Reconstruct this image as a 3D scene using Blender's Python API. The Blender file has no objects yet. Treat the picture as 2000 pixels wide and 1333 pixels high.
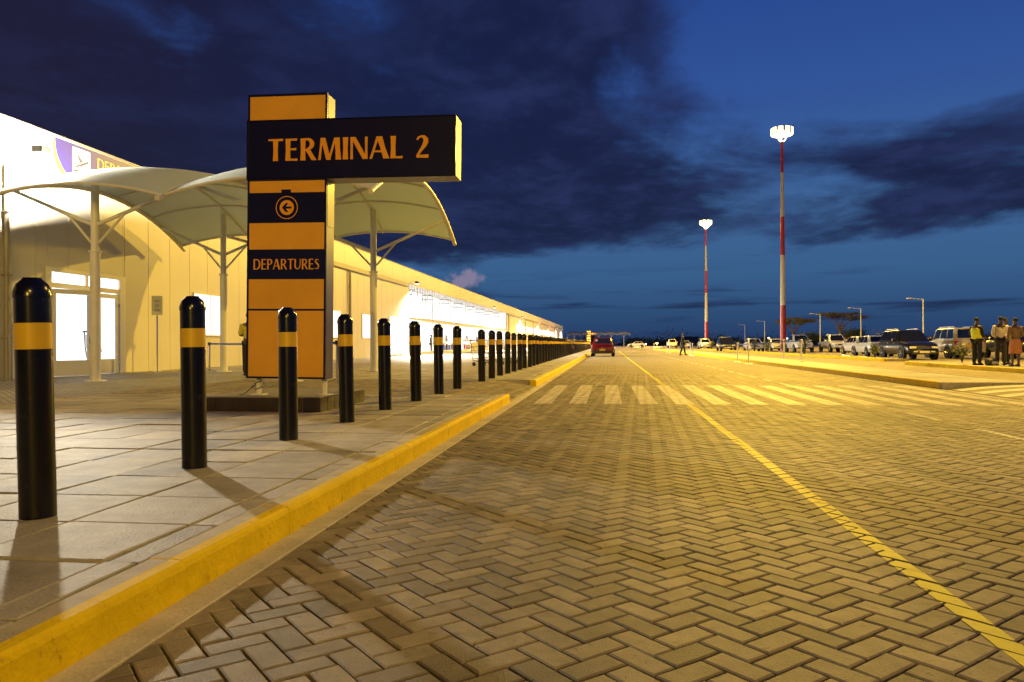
import bpy, bmesh, math, random
from mathutils import Matrix, Vector, noise
random.seed(7)
R = math.radians
SC = bpy.context.scene
COL = SC.collection

# ------------------------------------------------------------------ camera, world, lamps, exposure
cam_d = bpy.data.cameras.new('camera'); cam = bpy.data.objects.new('camera', cam_d); COL.objects.link(cam)
cam_d.sensor_width = 36.0; cam_d.lens = 26.73; cam_d.clip_start = 0.05; cam_d.clip_end = 12000
cam.matrix_world = Matrix.Translation((0, 0, 1.0)) @ Matrix.Rotation(R(7.214), 4, 'Z') @ Matrix.Rotation(R(90.212), 4, 'X') @ Matrix.Rotation(R(-0.3), 4, 'Z')
SC.camera = cam
SC.view_settings.view_transform = 'Standard'; SC.view_settings.look = 'None'
SC.view_settings.exposure = 0.0; SC.view_settings.gamma = 1.0; SC.view_settings.use_curve_mapping = False
SC.render.engine = 'CYCLES'
SC.cycles.use_denoising = True
SC.cycles.max_bounces = 6; SC.cycles.diffuse_bounces = 3; SC.cycles.glossy_bounces = 3; SC.cycles.transparent_max_bounces = 12
SC.cycles.sample_clamp_indirect = 4.0; SC.cycles.sample_clamp_direct = 0.0
SC.cycles.caustics_reflective = False; SC.cycles.caustics_refractive = False

SODIUM = (1.0, 0.62, 0.06); FLOOD = (1.0, 0.88, 0.66)
MAST_POWER = 60000.0; FLOOD_POWER = 8000.0

def lin(r, g, b):
    f = lambda c: (c/255/12.92) if c/255 <= 0.04045 else ((c/255+0.055)/1.055)**2.4
    return (f(r), f(g), f(b), 1.0)

def make_world():
    w = bpy.data.worlds.new('World'); SC.world = w; w.use_nodes = True
    nt = w.node_tree; N = nt.nodes; L = nt.links
    for n in list(N): N.remove(n)
    out = N.new('ShaderNodeOutputWorld'); bg = N.new('ShaderNodeBackground'); L.new(bg.outputs[0], out.inputs[0])
    tc = N.new('ShaderNodeTexCoord'); sep = N.new('ShaderNodeSeparateXYZ'); L.new(tc.outputs['Generated'], sep.inputs[0])
    def m(op, a, b=None, c=None, clamp=False):
        n = N.new('ShaderNodeMath'); n.operation = op; n.use_clamp = clamp
        for i, v in enumerate((a, b, c)):
            if v is None: continue
            if isinstance(v, (int, float)): n.inputs[i].default_value = v
            else: L.new(v, n.inputs[i])
        return n.outputs[0]
    def sm(v, a, b):
        n = N.new('ShaderNodeMapRange'); n.interpolation_type = 'SMOOTHSTEP'
        L.new(v, n.inputs[0]); n.inputs[1].default_value = a; n.inputs[2].default_value = b
        return n.outputs[0]
    x, y, z = sep.outputs
    zc = m('MAXIMUM', z, 0.0)
    ramp = N.new('ShaderNodeValToRGB'); L.new(zc, ramp.inputs[0])
    e = ramp.color_ramp.elements
    e[0].position = 0.0; e[0].color = lin(38, 58, 98)
    e[1].position = 1.0; e[1].color = lin(16, 38, 92)
    for p, c in ((0.03, lin(44, 74, 114)), (0.085, lin(56, 94, 138)), (0.16, lin(64, 102, 152)), (0.30, lin(50, 84, 152)), (0.5, lin(30, 62, 136))):
        k = e.new(p); k.color = c
    # dusk clouds on a flat deck, seen in perspective
    den = m('ADD', zc, 0.11)
    comb = N.new('ShaderNodeCombineXYZ')
    L.new(m('DIVIDE', x, den), comb.inputs[0]); L.new(m('DIVIDE', y, den), comb.inputs[1]); comb.inputs[2].default_value = 3.1
    def fbm(scale, detail, rough, off, dist=0.0):
        mp = N.new('ShaderNodeMapping'); L.new(comb.outputs[0], mp.inputs[0]); mp.inputs['Location'].default_value = off
        mp.inputs['Rotation'].default_value = (0, 0, R(-20)); mp.inputs['Scale'].default_value = (1.0, 0.8, 1)
        n = N.new('ShaderNodeTexNoise'); n.inputs['Scale'].default_value = scale; n.inputs['Detail'].default_value = detail
        n.inputs['Roughness'].default_value = rough; n.inputs['Distortion'].default_value = dist; L.new(mp.outputs[0], n.inputs[0]); return n.outputs[0]
    n1 = fbm(0.85, 7, 0.55, (1.7, 4.2, 0), 0.4); n2 = fbm(2.6, 6, 0.6, (5.2, 0.4, 0), 0.25)
    n3 = fbm(7.0, 6, 0.62, (2.2, 7.4, 0), 0.3)
    dens = m('ADD', m('ADD', m('MULTIPLY', n1, 0.66), m('MULTIPLY', n2, 0.25)), m('MULTIPLY', n3, 0.09))
    left = sm(x, 0.24, -0.16)
    band = m('MULTIPLY', sm(z, 0.10, 0.155), sm(z, 0.33, 0.22))
    low = sm(z, 0.135, 0.085)
    bias = m('ADD', m('MULTIPLY', left, 0.185), m('MULTIPLY', band, 0.112))
    bias = m('SUBTRACT', bias, m('MULTIPLY', low, 0.22))
    bias = m('SUBTRACT', bias, m('MULTIPLY', m('MULTIPLY', sm(x, 0.0, 0.25), sm(z, 0.22, 0.34)), 0.12))
    cov = sm(m('ADD', dens, bias), 0.50, 0.66)
    # thin streaks low over the horizon
    ms = N.new('ShaderNodeMapping'); L.new(tc.outputs['Generated'], ms.inputs[0]); ms.inputs['Scale'].default_value = (5, 5, 70)
    ns = N.new('ShaderNodeTexNoise'); ns.inputs['Scale'].default_value = 1.0; ns.inputs['Detail'].default_value = 4; L.new(ms.outputs[0], ns.inputs[0])
    streak = m('MULTIPLY', sm(ns.outputs[0], 0.53, 0.70), m('MULTIPLY', sm(z, 0.0, 0.02), sm(z, 0.11, 0.05)))
    cov = m('MAXIMUM', cov, m('MULTIPLY', streak, 0.75))
    cmix = N.new('ShaderNodeMix'); cmix.data_type = 'RGBA'; L.new(sm(x, -0.22, -0.72), cmix.inputs['Factor'])
    cmix.inputs['A'].default_value = lin(23, 27, 58); cmix.inputs['B'].default_value = lin(31, 22, 35)
    cvar = N.new('ShaderNodeMix'); cvar.data_type = 'RGBA'; L.new(sm(m('ADD', m('MULTIPLY', n2, .6), m('MULTIPLY', n3, .4)), 0.42, 0.66), cvar.inputs['Factor'])
    L.new(cmix.outputs['Result'], cvar.inputs['A']); cvar.inputs['B'].default_value = lin(40, 48, 90)
    cv2 = N.new('ShaderNodeMix'); cv2.data_type = 'RGBA'; L.new(m('ADD', m('MULTIPLY', sm(x, -0.6, 0.0), 0.6), 0.3), cv2.inputs['Factor'])
    L.new(cmix.outputs['Result'], cv2.inputs['A']); L.new(cvar.outputs['Result'], cv2.inputs['B'])
    fin = N.new('ShaderNodeMix'); fin.data_type = 'RGBA'; L.new(m('MULTIPLY', cov, 0.94), fin.inputs['Factor'])
    L.new(ramp.outputs[0], fin.inputs['A']); L.new(cv2.outputs['Result'], fin.inputs['B'])
    # one small far cumulus catching the last light
    dv = Vector((-0.186, 0.979, 0.084)).normalized()
    sub = N.new('ShaderNodeVectorMath'); sub.operation = 'SUBTRACT'; L.new(tc.outputs['Generated'], sub.inputs[0]); sub.inputs[1].default_value = dv
    scl = N.new('ShaderNodeVectorMath'); scl.operation = 'MULTIPLY'; L.new(sub.outputs[0], scl.inputs[0]); scl.inputs[1].default_value = (1, 1, 1.9)
    ln = N.new('ShaderNodeVectorMath'); ln.operation = 'LENGTH'; L.new(scl.outputs[0], ln.inputs[0])
    nc = N.new('ShaderNodeTexNoise'); nc.inputs['Scale'].default_value = 75; nc.inputs['Detail'].default_value = 5; L.new(tc.outputs['Generated'], nc.inputs[0])
    puff = sm(m('ADD', ln.outputs['Value'], m('MULTIPLY', m('SUBTRACT', nc.outputs[0], 0.5), -0.040)), 0.026, 0.012)
    pf = N.new('ShaderNodeMix'); pf.data_type = 'RGBA'; L.new(m('MULTIPLY', puff, 0.8), pf.inputs['Factor'])
    L.new(fin.outputs['Result'], pf.inputs['A']); pf.inputs['B'].default_value = lin(140, 130, 155)
    L.new(pf.outputs['Result'], bg.inputs['Color']); bg.inputs['Strength'].default_value = 1.0
make_world()

def point_light(name, loc, col, power, radius, parent=None):
    d = bpy.data.lights.new(name, 'POINT'); d.color = col; d.energy = power; d.shadow_soft_size = radius
    o = bpy.data.objects.new(name, d); COL.objects.link(o); o.location = loc
    if parent: o.parent = parent
    return o

# ------------------------------------------------------------------ helpers
def tag(o, label=None, cat=None, group=None, kind=None):
    if label: o['label'] = label
    if cat: o['category'] = cat
    if group: o['group'] = group
    if kind: o['kind'] = kind
    return o
def empty(name, loc=(0, 0, 0), rz=0.0, label=None, cat=None, group=None):
    o = bpy.data.objects.new(name, None); COL.objects.link(o); o.location = loc; o.rotation_euler = (0, 0, rz)
    o.empty_display_size = 0.2
    return tag(o, label, cat, group)
def kids(o): return [c for c in bpy.data.objects if c.parent == o]
CHILD = {}
def copy_tree(o, parent=None, skip=()):
    c = o.copy(); COL.objects.link(c); c.parent = parent
    if parent is not None: CHILD.setdefault(parent.as_pointer(), []).append(c)
    for ch in list(CHILD.get(o.as_pointer(), [])):
        if ch.type == 'LIGHT' and 'LIGHT' in skip: continue
        copy_tree(ch, c, skip)
    return c
def link_mesh(name, me, parent=None, loc=None):
    o = bpy.data.objects.new(name, me); COL.objects.link(o)
    if parent is not None:
        o.parent = parent; CHILD.setdefault(parent.as_pointer(), []).append(o)
    if loc is not None: o.location = loc
    return o

class MB:
    def __init__(s): s.v = []; s.f = []; s.mi = []; s.m = 0
    def face(s, pts):
        b = len(s.v); s.v += [tuple(p) for p in pts]; s.f.append(tuple(range(b, b+len(pts)))); s.mi.append(s.m)
    def idx(s, verts, faces):
        b = len(s.v); s.v += [tuple(p) for p in verts]
        for f in faces: s.f.append(tuple(i+b for i in f)); s.mi.append(s.m)
    def box(s, x0, x1, y0, y1, z0, z1, bev=0.0):
        if bev <= 0:
            v = [(x0,y0,z0),(x1,y0,z0),(x1,y1,z0),(x0,y1,z0),(x0,y0,z1),(x1,y0,z1),(x1,y1,z1),(x0,y1,z1)]
            s.idx(v, [(3,2,1,0),(4,5,6,7),(0,1,5,4),(1,2,6,5),(2,3,7,6),(3,0,4,7)]); return s
        b = min(bev, (x1-x0)*.45, (y1-y0)*.45, (z1-z0)*.45)
        bm = bmesh.new(); bmesh.ops.create_cube(bm, size=1)
        for q in bm.verts: q.co = Vector(((x0+x1)/2+q.co.x*(x1-x0), (y0+y1)/2+q.co.y*(y1-y0), (z0+z1)/2+q.co.z*(z1-z0)))
        bmesh.ops.bevel(bm, geom=bm.edges[:], offset=b, segments=1, affect='EDGES')
        s.bm(bm); return s
    def bm(s, bm):
        bm.verts.index_update()
        s.idx([q.co[:] for q in bm.verts], [[q.index for q in f.verts] for f in bm.faces]); bm.free()
    def tube(s, p0, p1, r0, r1=None, n=10, cap=True):
        return s.path([p0, p1], [r0, r0 if r1 is None else r1], n, cap)
    def path(s, pts, rad, n=8, cap=True):
        pts = [Vector(p) for p in pts]
        if not isinstance(rad, (list, tuple)): rad = [rad]*len(pts)
        b = len(s.v); up = None
        for i, p in enumerate(pts):
            t = (pts[min(i+1, len(pts)-1)]-pts[max(i-1, 0)]).normalized()
            if up is None: up = Vector((0, 0, 1)) if abs(t.z) < .9 else Vector((1, 0, 0))
            u = (up - t*up.dot(t)).normalized(); w = t.cross(u); up = u
            for k in range(n):
                a = 2*math.pi*k/n; q = p+(u*math.cos(a)+w*math.sin(a))*rad[i]; s.v.append(q[:])
        for i in range(len(pts)-1):
            for k in range(n):
                k2 = (k+1) % n; s.f.append((b+i*n+k, b+i*n+k2, b+(i+1)*n+k2, b+(i+1)*n+k)); s.mi.append(s.m)
        if cap:
            s.f.append(tuple(b+k for k in reversed(range(n)))); s.mi.append(s.m)
            s.f.append(tuple(b+(len(pts)-1)*n+k for k in range(n))); s.mi.append(s.m)
        return s
    def lathe(s, prof, c=(0, 0, 0), n=24, axis='Z'):
        b = len(s.v)
        for r, h in prof:
            for k in range(n):
                a = 2*math.pi*k/n
                p = (r*math.cos(a), r*math.sin(a), h) if axis == 'Z' else ((h, r*math.cos(a), r*math.sin(a)) if axis == 'X' else (r*math.cos(a), h, r*math.sin(a)))
                s.v.append((c[0]+p[0], c[1]+p[1], c[2]+p[2]))
        for i in range(len(prof)-1):
            for k in range(n):
                k2 = (k+1) % n; q = (b+i*n+k, b+i*n+k2, b+(i+1)*n+k2, b+(i+1)*n+k)
                s.f.append(q if axis != 'Y' else q[::-1]); s.mi.append(s.m)
        return s
    def grid(s, P):   # P[i][j] points
        b = len(s.v); a = len(P); c = len(P[0])
        for row in P: s.v += [tuple(p) for p in row]
        for i in range(a-1):
            for j in range(c-1):
                s.f.append((b+i*c+j, b+i*c+j+1, b+(i+1)*c+j+1, b+(i+1)*c+j)); s.mi.append(s.m)
        return s
    def mesh(s, name, mats, smooth=False, xf=None):
        me = bpy.data.meshes.new(name)
        v = s.v if xf is None else [(xf @ Vector(p))[:] for p in s.v]
        me.from_pydata(v, [], s.f)
        if not isinstance(mats, (list, tuple)): mats = [mats]
        for m in mats: me.materials.append(m)
        if len(mats) > 1: me.polygons.foreach_set('material_index', s.mi)
        if smooth:
            me.polygons.foreach_set('use_smooth', [True]*len(me.polygons))
            if smooth != 'all':
                try: me.set_sharp_from_angle(angle=R(40))
                except Exception: pass
        me.update(); return me
    def build(s, name, mats, parent=None, smooth=False, xf=None):
        return link_mesh(name, s.mesh(name, mats, smooth, xf), parent)

def nodes(name):
    m = bpy.data.materials.new(name); m.use_nodes = True; nt = m.node_tree
    return m, nt, nt.nodes, nt.links, nt.nodes['Principled BSDF']
def mat(name, c, rough=0.6, metal=0.0, var=0.15, vs=3.0, bump=0.0, bs=40.0, spec=0.5, coat=0.0, island=0.0, spots=0.0, spot_col=None, stretch=None, emit=None, es=0.0, world=False, macro=0.0):
    m, nt, N, L, P = nodes(name)
    P.inputs['Roughness'].default_value = rough; P.inputs['Metallic'].default_value = metal
    P.inputs['Specular IOR Level'].default_value = spec; P.inputs['Coat Weight'].default_value = coat
    if coat: P.inputs['Coat Roughness'].default_value = 0.06
    tc = N.new('ShaderNodeTexCoord'); src = tc.outputs['Object']
    if world: src = N.new('ShaderNodeNewGeometry').outputs['Position']
    if stretch:
        mp = N.new('ShaderNodeMapping'); mp.inputs['Scale'].default_value = stretch; L.new(src, mp.inputs[0]); src = mp.outputs[0]
    n = N.new('ShaderNodeTexNoise'); n.inputs['Scale'].default_value = vs; n.inputs['Detail'].default_value = 6; n.inputs['Roughness'].default_value = 0.62; L.new(src, n.inputs[0])
    rp = N.new('ShaderNodeValToRGB'); L.new(n.outputs[0], rp.inputs[0])
    k = 1-var; e = rp.color_ramp.elements
    e[0].position = 0.3; e[0].color = (c[0]*k, c[1]*k, c[2]*k, 1); e[1].position = 0.7; e[1].color = (min(1, c[0]*(1+var*.6)), min(1, c[1]*(1+var*.6)), min(1, c[2]*(1+var*.6)), 1)
    col = rp.outputs[0]
    if island > 0:
        g = N.new('ShaderNodeNewGeometry'); oi = N.new('ShaderNodeObjectInfo')
        ad = N.new('ShaderNodeMath'); ad.operation = 'ADD'; L.new(g.outputs['Random Per Island'], ad.inputs[0]); L.new(oi.outputs['Random'], ad.inputs[1])
        fr = N.new('ShaderNodeMath'); fr.operation = 'FRACT'; L.new(ad.outputs[0], fr.inputs[0])
        mr = N.new('ShaderNodeMapRange'); L.new(fr.outputs[0], mr.inputs[0]); mr.inputs[3].default_value = 1-island; mr.inputs[4].default_value = 1+island*.5
        mx = N.new('ShaderNodeMix'); mx.data_type = 'RGBA'; mx.blend_type = 'MULTIPLY'; mx.inputs['Factor'].default_value = 1
        L.new(col, mx.inputs['A']); L.new(mr.outputs[0], mx.inputs['B']); col = mx.outputs['Result']
    if macro > 0:
        mm = N.new('ShaderNodeMapping'); mm.inputs['Scale'].default_value = (1.0, .22, 1); L.new(src, mm.inputs[0])
        n4 = N.new('ShaderNodeTexNoise'); n4.inputs['Scale'].default_value = 1.1; n4.inputs['Detail'].default_value = 5; n4.inputs['Roughness'].default_value = .6; L.new(mm.outputs[0], n4.inputs[0])
        r4 = N.new('ShaderNodeMapRange'); L.new(n4.outputs[0], r4.inputs[0]); r4.inputs[1].default_value = .34; r4.inputs[2].default_value = .64; r4.inputs[3].default_value = 1-macro; r4.inputs[4].default_value = 1+macro*.35
        x4 = N.new('ShaderNodeMix'); x4.data_type = 'RGBA'; x4.blend_type = 'MULTIPLY'; x4.inputs['Factor'].default_value = 1
        L.new(col, x4.inputs['A']); L.new(r4.outputs[0], x4.inputs['B']); col = x4.outputs['Result']
    if spots > 0:
        n3 = N.new('ShaderNodeTexNoise'); n3.inputs['Scale'].default_value = vs*2.3; n3.inputs['Detail'].default_value = 8; n3.inputs['Roughness'].default_value = .75; L.new(src, n3.inputs[0])
        mr2 = N.new('ShaderNodeMapRange'); mr2.interpolation_type = 'SMOOTHSTEP'; L.new(n3.outputs[0], mr2.inputs[0]); mr2.inputs[1].default_value = 0.56; mr2.inputs[2].default_value = 0.68; mr2.inputs[4].default_value = spots
        mx2 = N.new('ShaderNodeMix'); mx2.data_type = 'RGBA'; L.new(mr2.outputs[0], mx2.inputs['Factor']); L.new(col, mx2.inputs['A'])
        sc = spot_col or (c[0]*.35, c[1]*.33, c[2]*.3); mx2.inputs['B'].default_value = (*sc[:3], 1); col = mx2.outputs['Result']
    L.new(col, P.inputs['Base Color'])
    if bump > 0:
        n2 = N.new('ShaderNodeTexNoise'); n2.inputs['Scale'].default_value = bs; n2.inputs['Detail'].default_value = 5; L.new(src, n2.inputs[0])
        b = N.new('ShaderNodeBump'); b.inputs['Strength'].default_value = bump; b.inputs['Distance'].default_value = 0.01; L.new(n2.outputs[0], b.inputs['Height']); L.new(b.outputs[0], P.inputs['Normal'])
    if emit:
        P.inputs['Emission Color'].default_value = (*emit, 1); P.inputs['Emission Strength'].default_value = es
    return m
def paving_mat(name, c, joint, bw, bh, rot=0.0, offset=0.5, var=0.2, mortar=0.008, rough=0.62):
    m, nt, N, L, P = nodes(name); P.inputs['Roughness'].default_value = rough
    tc = N.new('ShaderNodeTexCoord'); mp = N.new('ShaderNodeMapping'); mp.inputs['Rotation'].default_value = (0, 0, R(rot)); L.new(tc.outputs['Object'], mp.inputs[0])
    b = N.new('ShaderNodeTexBrick'); L.new(mp.outputs[0], b.inputs[0]); b.offset = offset
    b.inputs['Scale'].default_value = 1; b.inputs['Brick Width'].default_value = bw; b.inputs['Row Height'].default_value = bh; b.inputs['Mortar Size'].default_value = mortar; b.inputs['Mortar Smooth'].default_value = .3
    b.inputs['Color1'].default_value = (c[0]*(1-var), c[1]*(1-var), c[2]*(1-var), 1); b.inputs['Color2'].default_value = (c[0]*(1+var*.5), c[1]*(1+var*.5), c[2]*(1+var*.5), 1); b.inputs['Mortar'].default_value = (*joint, 1)
    n = N.new('ShaderNodeTexNoise'); n.inputs['Scale'].default_value = .6; n.inputs['Detail'].default_value = 8; L.new(tc.outputs['Object'], n.inputs[0])
    mr = N.new('ShaderNodeMapRange'); L.new(n.outputs[0], mr.inputs[0]); mr.inputs[1].default_value = .3; mr.inputs[2].default_value = .7; mr.inputs[3].default_value = .75; mr.inputs[4].default_value = 1.15
    mx = N.new('ShaderNodeMix'); mx.data_type = 'RGBA'; mx.blend_type = 'MULTIPLY'; mx.inputs['Factor'].default_value = 1; L.new(b.outputs['Color'], mx.inputs['A']); L.new(mr.outputs[0], mx.inputs['B'])
    L.new(mx.outputs['Result'], P.inputs['Base Color'])
    bp = N.new('ShaderNodeBump'); bp.inputs['Strength'].default_value = .6; bp.inputs['Distance'].default_value = .01; bp.invert = True; L.new(b.outputs['Fac'], bp.inputs['Height']); L.new(bp.outputs[0], P.inputs['Normal'])
    return m
def emis(name, c, s):
    m = bpy.data.materials.new(name); m.use_nodes = True; N = m.node_tree.nodes; L = m.node_tree.links
    for n in list(N): N.remove(n)
    o = N.new('ShaderNodeOutputMaterial'); e = N.new('ShaderNodeEmission'); e.inputs[0].default_value = (*c, 1); e.inputs[1].default_value = s; L.new(e.outputs[0], o.inputs[0])
    return m
def glass_mat(name, tint=(.95, .97, 1), refl=.12):
    m = bpy.data.materials.new(name); m.use_nodes = True; N = m.node_tree.nodes; L = m.node_tree.links
    for n in list(N): N.remove(n)
    o = N.new('ShaderNodeOutputMaterial'); t = N.new('ShaderNodeBsdfTransparent'); t.inputs[0].default_value = (*tint, 1)
    g = N.new('ShaderNodeBsdfGlossy'); g.inputs['Roughness'].default_value = .03; mx = N.new('ShaderNodeMixShader'); mx.inputs[0].default_value = refl
    L.new(t.outputs[0], mx.inputs[1]); L.new(g.outputs[0], mx.inputs[2]); L.new(mx.outputs[0], o.inputs[0]); return m

M = {}
M['paver'] = mat('paver', (.29, .235, .14), .64, var=.26, vs=9, bump=.45, bs=150, island=.40, spots=.75, spot_col=(.085, .07, .05), world=True, macro=.34)
M['sand'] = mat('joint_sand', (.012, .009, .006), .95, var=.4, vs=30)
M['slab'] = mat('slab', (.38, .345, .28), .66, var=.32, vs=3.2, bump=.7, bs=60, island=.26, spots=.45, spot_col=(.17, .145, .11), world=True, macro=.15)
M['far_paving'] = paving_mat('far_paving', (.25, .20, .118), (.06, .048, .03), .21, .105, rot=45, mortar=.009, rough=.74)
M['far_slab'] = paving_mat('far_slab', (.36, .33, .27), (.10, .09, .07), .62, .62, offset=0, mortar=.012)
M['cobble'] = paving_mat('cobble', (.30, .28, .24), (.08, .07, .055), .21, .105, rot=45, mortar=.009)
M['lot'] = paving_mat('lot', (.28, .225, .13), (.13, .105, .07), .21, .105, rot=45, mortar=.007, rough=.74)
M['gutter'] = mat('gutter_concrete', (.54, .48, .34), .8, var=.25, vs=3, bump=.5, bs=50, spots=.4, world=True, macro=.2)
M['kerb'] = mat('kerb_paint', (.80, .56, .002), .7, spec=.12, var=.14, vs=4, bump=.6, bs=38, spots=.6, spot_col=(.38, .19, .02), world=True)
M['concrete'] = mat('concrete', (.46, .40, .28), .8, var=.25, vs=6, bump=.3, bs=80, spots=.3, world=True)
M['yellow_paint'] = mat('yellow_paint', (.66, .56, .008), .6, var=.2, vs=7, spots=.6, spot_col=(.34, .27, .06), bump=.2, bs=120)
M['white_paint'] = mat('white_paint', (.62, .56, .44), .6, var=.2, vs=5, spots=.45, spot_col=(.36, .31, .22))
M['soil'] = mat('soil', (.06, .045, .03), .95, var=.4, vs=.15)
M['black_pipe'] = mat('black_pipe', (.0045, .0035, .0035), .20, var=.3, vs=5, bump=.05, bs=14, spec=.45, spots=.5, spot_col=(.03, .026, .022))
M['band'] = mat('band', (.62, .38, .003), .38, var=.06, vs=4)
M['navy'] = mat('navy', (.007, .0055, .026), .24, var=.3, vs=3)
M['orange'] = mat('orange_panel', (.72, .35, .02), .36, var=.16, vs=1.1, bump=.03, bs=6)
M['letter'] = mat('letter', (.78, .33, .004), .35, var=.04, vs=3)
M['alu'] = mat('aluminium', (.62, .60, .56), .32, metal=.8, var=.12, vs=4)
M['cabinet'] = mat('cabinet_grey', (.42, .42, .40), .45, var=.1, vs=3)
M['blue_side'] = mat('blue_side', (.05, .045, .16), .3, var=.15, vs=3)
M['tile'] = mat('tile', (.035, .022, .014), .18, var=.3, vs=5)
M['plinth_top'] = mat('plinth_top', (.22, .20, .17), .5, var=.25, vs=4, bump=.1)
M['white_steel'] = mat('white_steel', (.66, .64, .58), .32, var=.06, vs=6)
M['membrane'] = mat('membrane', (.60, .66, .68), .55, var=.05, vs=1.2)
def add_translucency(m, f, c):
    N = m.node_tree.nodes; L = m.node_tree.links; P = N['Principled BSDF']; o = N['Material Output']
    t = N.new('ShaderNodeBsdfTranslucent'); t.inputs[0].default_value = (*c, 1); x = N.new('ShaderNodeMixShader'); x.inputs[0].default_value = f
    L.new(P.outputs[0], x.inputs[1]); L.new(t.outputs[0], x.inputs[2]); L.new(x.outputs[0], o.inputs[0])
add_translucency(M['membrane'], .38, (.76, .86, .82))
M['panel'] = mat('wall_panel', (.57, .54, .49), .42, var=.05, vs=.7, stretch=(1, 1, .25))
M['seam'] = mat('seam', (.20, .17, .12), .7, var=.1)
M['fascia'] = mat('fascia', (.55, .52, .47), .42, var=.05, vs=.7)
M['pipe'] = mat('pipe_grey', (.26, .235, .19), .45, var=.1)
M['frame'] = mat('white_frame', (.74, .72, .68), .4, var=.04)
M['lit'] = emis('glowing_wall', (1.0, .98, .94), 2.2)  # wall that glows by itself, in place of room lamps
M['lit_pane'] = emis('lit_pane', (1.0, .985, .95), 1.8)
M['glass'] = glass_mat('clear_glass')
M['lamp_hot'] = emis('flood_lens', (1.0, .97, .9), 8.0)
M['mast_hot'] = emis('mast_lens', (1.0, .80, .38), 3.5)
M['amber'] = emis('amber_lamp', (1.0, .50, .12), 8.0)
M['small_white'] = emis('small_white_lamp', (1.0, .95, .85), 4.0)
M['red'] = mat('mast_red', (.50, .035, .012), .35, var=.1)
M['cream'] = mat('mast_cream', (.74, .64, .40), .35, var=.06)
M['dark'] = mat('dark_plastic', (.02, .02, .02), .5, var=.2)
M['rubber'] = mat('rubber', (.018, .017, .016), .8, var=.2)
M['rim'] = mat('rim', (.50, .48, .45), .3, metal=.7, var=.1)
M['car_glass'] = mat('car_glass', (.010, .011, .013), .05, var=.1, spec=.8)
M['head'] = mat('headlamp', (.75, .72, .62), .12, var=.05, spec=.8)
M['tail'] = mat('tail_lamp', (.42, .02, .012), .15, var=.1)
M['plate'] = mat('plate', (.68, .45, .03), .4, var=.05)
M['plate_white'] = mat('plate_white', (.7, .66, .5), .4, var=.05)
M['chrome'] = mat('chrome', (.75, .73, .7), .15, metal=1.0, var=.05)
M['belt'] = mat('blue_belt', (.03, .08, .42), .6, var=.1)
M['skin'] = mat('skin', (.10, .055, .035), .5, var=.1)
M['hair'] = mat('hair', (.008, .007, .006), .7, var=.2)
M['hivis'] = mat('hivis', (.74, .80, .03), .6, var=.1)
M['white_shirt'] = mat('white_shirt', (.80, .74, .60), .7, var=.08)
M['black_cloth'] = mat('black_cloth', (.015, .013, .013), .8, var=.2)
M['brown_cloth'] = mat('brown_cloth', (.20, .13, .08), .8, var=.2)
M['khaki'] = mat('khaki', (.05, .043, .035), .8, var=.2)
M['skirt'] = mat('printed_skirt', (.50, .20, .08), .8, var=.2, vs=16, spots=.9, spot_col=(.55, .42, .25))
M['yellow_shirt'] = mat('yellow_shirt', (.62, .55, .05), .7, var=.1)
M['leaf'] = mat('leaf', (.055, .075, .025), .7, var=.4, vs=2, island=.5)
M['leaf_dry'] = mat('leaf_acacia', (.060, .052, .022), .75, var=.4, vs=2, island=.5)
M['shrub'] = mat('shrub_leaf', (.12, .15, .03), .6, var=.4, vs=3, island=.5)
M['bark'] = mat('bark', (.09, .06, .04), .9, var=.3, vs=6)
M['post_grey'] = mat('post_grey', (.42, .41, .40), .45, var=.1)
M['hill'] = mat('hill', (.02, .03, .055), 1.0, var=.2, vs=.004)
M['fence'] = mat('fence_brown', (.16, .09, .04), .8, var=.3, vs=1.5)
M['banner'] = mat('banner_blue', (.012, .010, .12), .4, var=.08, vs=2)
M['pict'] = mat('pictogram_white', (.74, .72, .66), .5, var=.05)
M['pict_dark'] = mat('pictogram_dark', (.05, .045, .05), .5, var=.05)
M['gold'] = mat('gold_print', (.70, .48, .03), .4, var=.05)
M['notice'] = mat('notice_board', (.62, .58, .46), .5, var=.05)

# ------------------------------------------------------------------ ground and road
b = MB(); b.face([(-6000, -600, -.08), (6000, -600, -.08), (6000, 11000, -.08), (-6000, 11000, -.08)])
tag(b.build('ground', M['soil']), kind='structure')
RL, RR, YN, YF = -1.53, 6.74, 0.4, 25.0
b = MB(); b.face([(RL, -40, -.021), (RR, -40, -.021), (RR, YF, -.021), (RL, YF, -.021)])
b.m = 1; b.face([(RL, YF, -.002), (RR, YF, -.002), (RR, 262, -.002), (RL, 262, -.002)])
b.face([(RL, -40, -.002), (RR, -40, -.002), (RR, YN, -.002), (RL, YN, -.002)])
road = tag(b.build('road', [M['sand'], M['far_paving']]), kind='structure')

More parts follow.
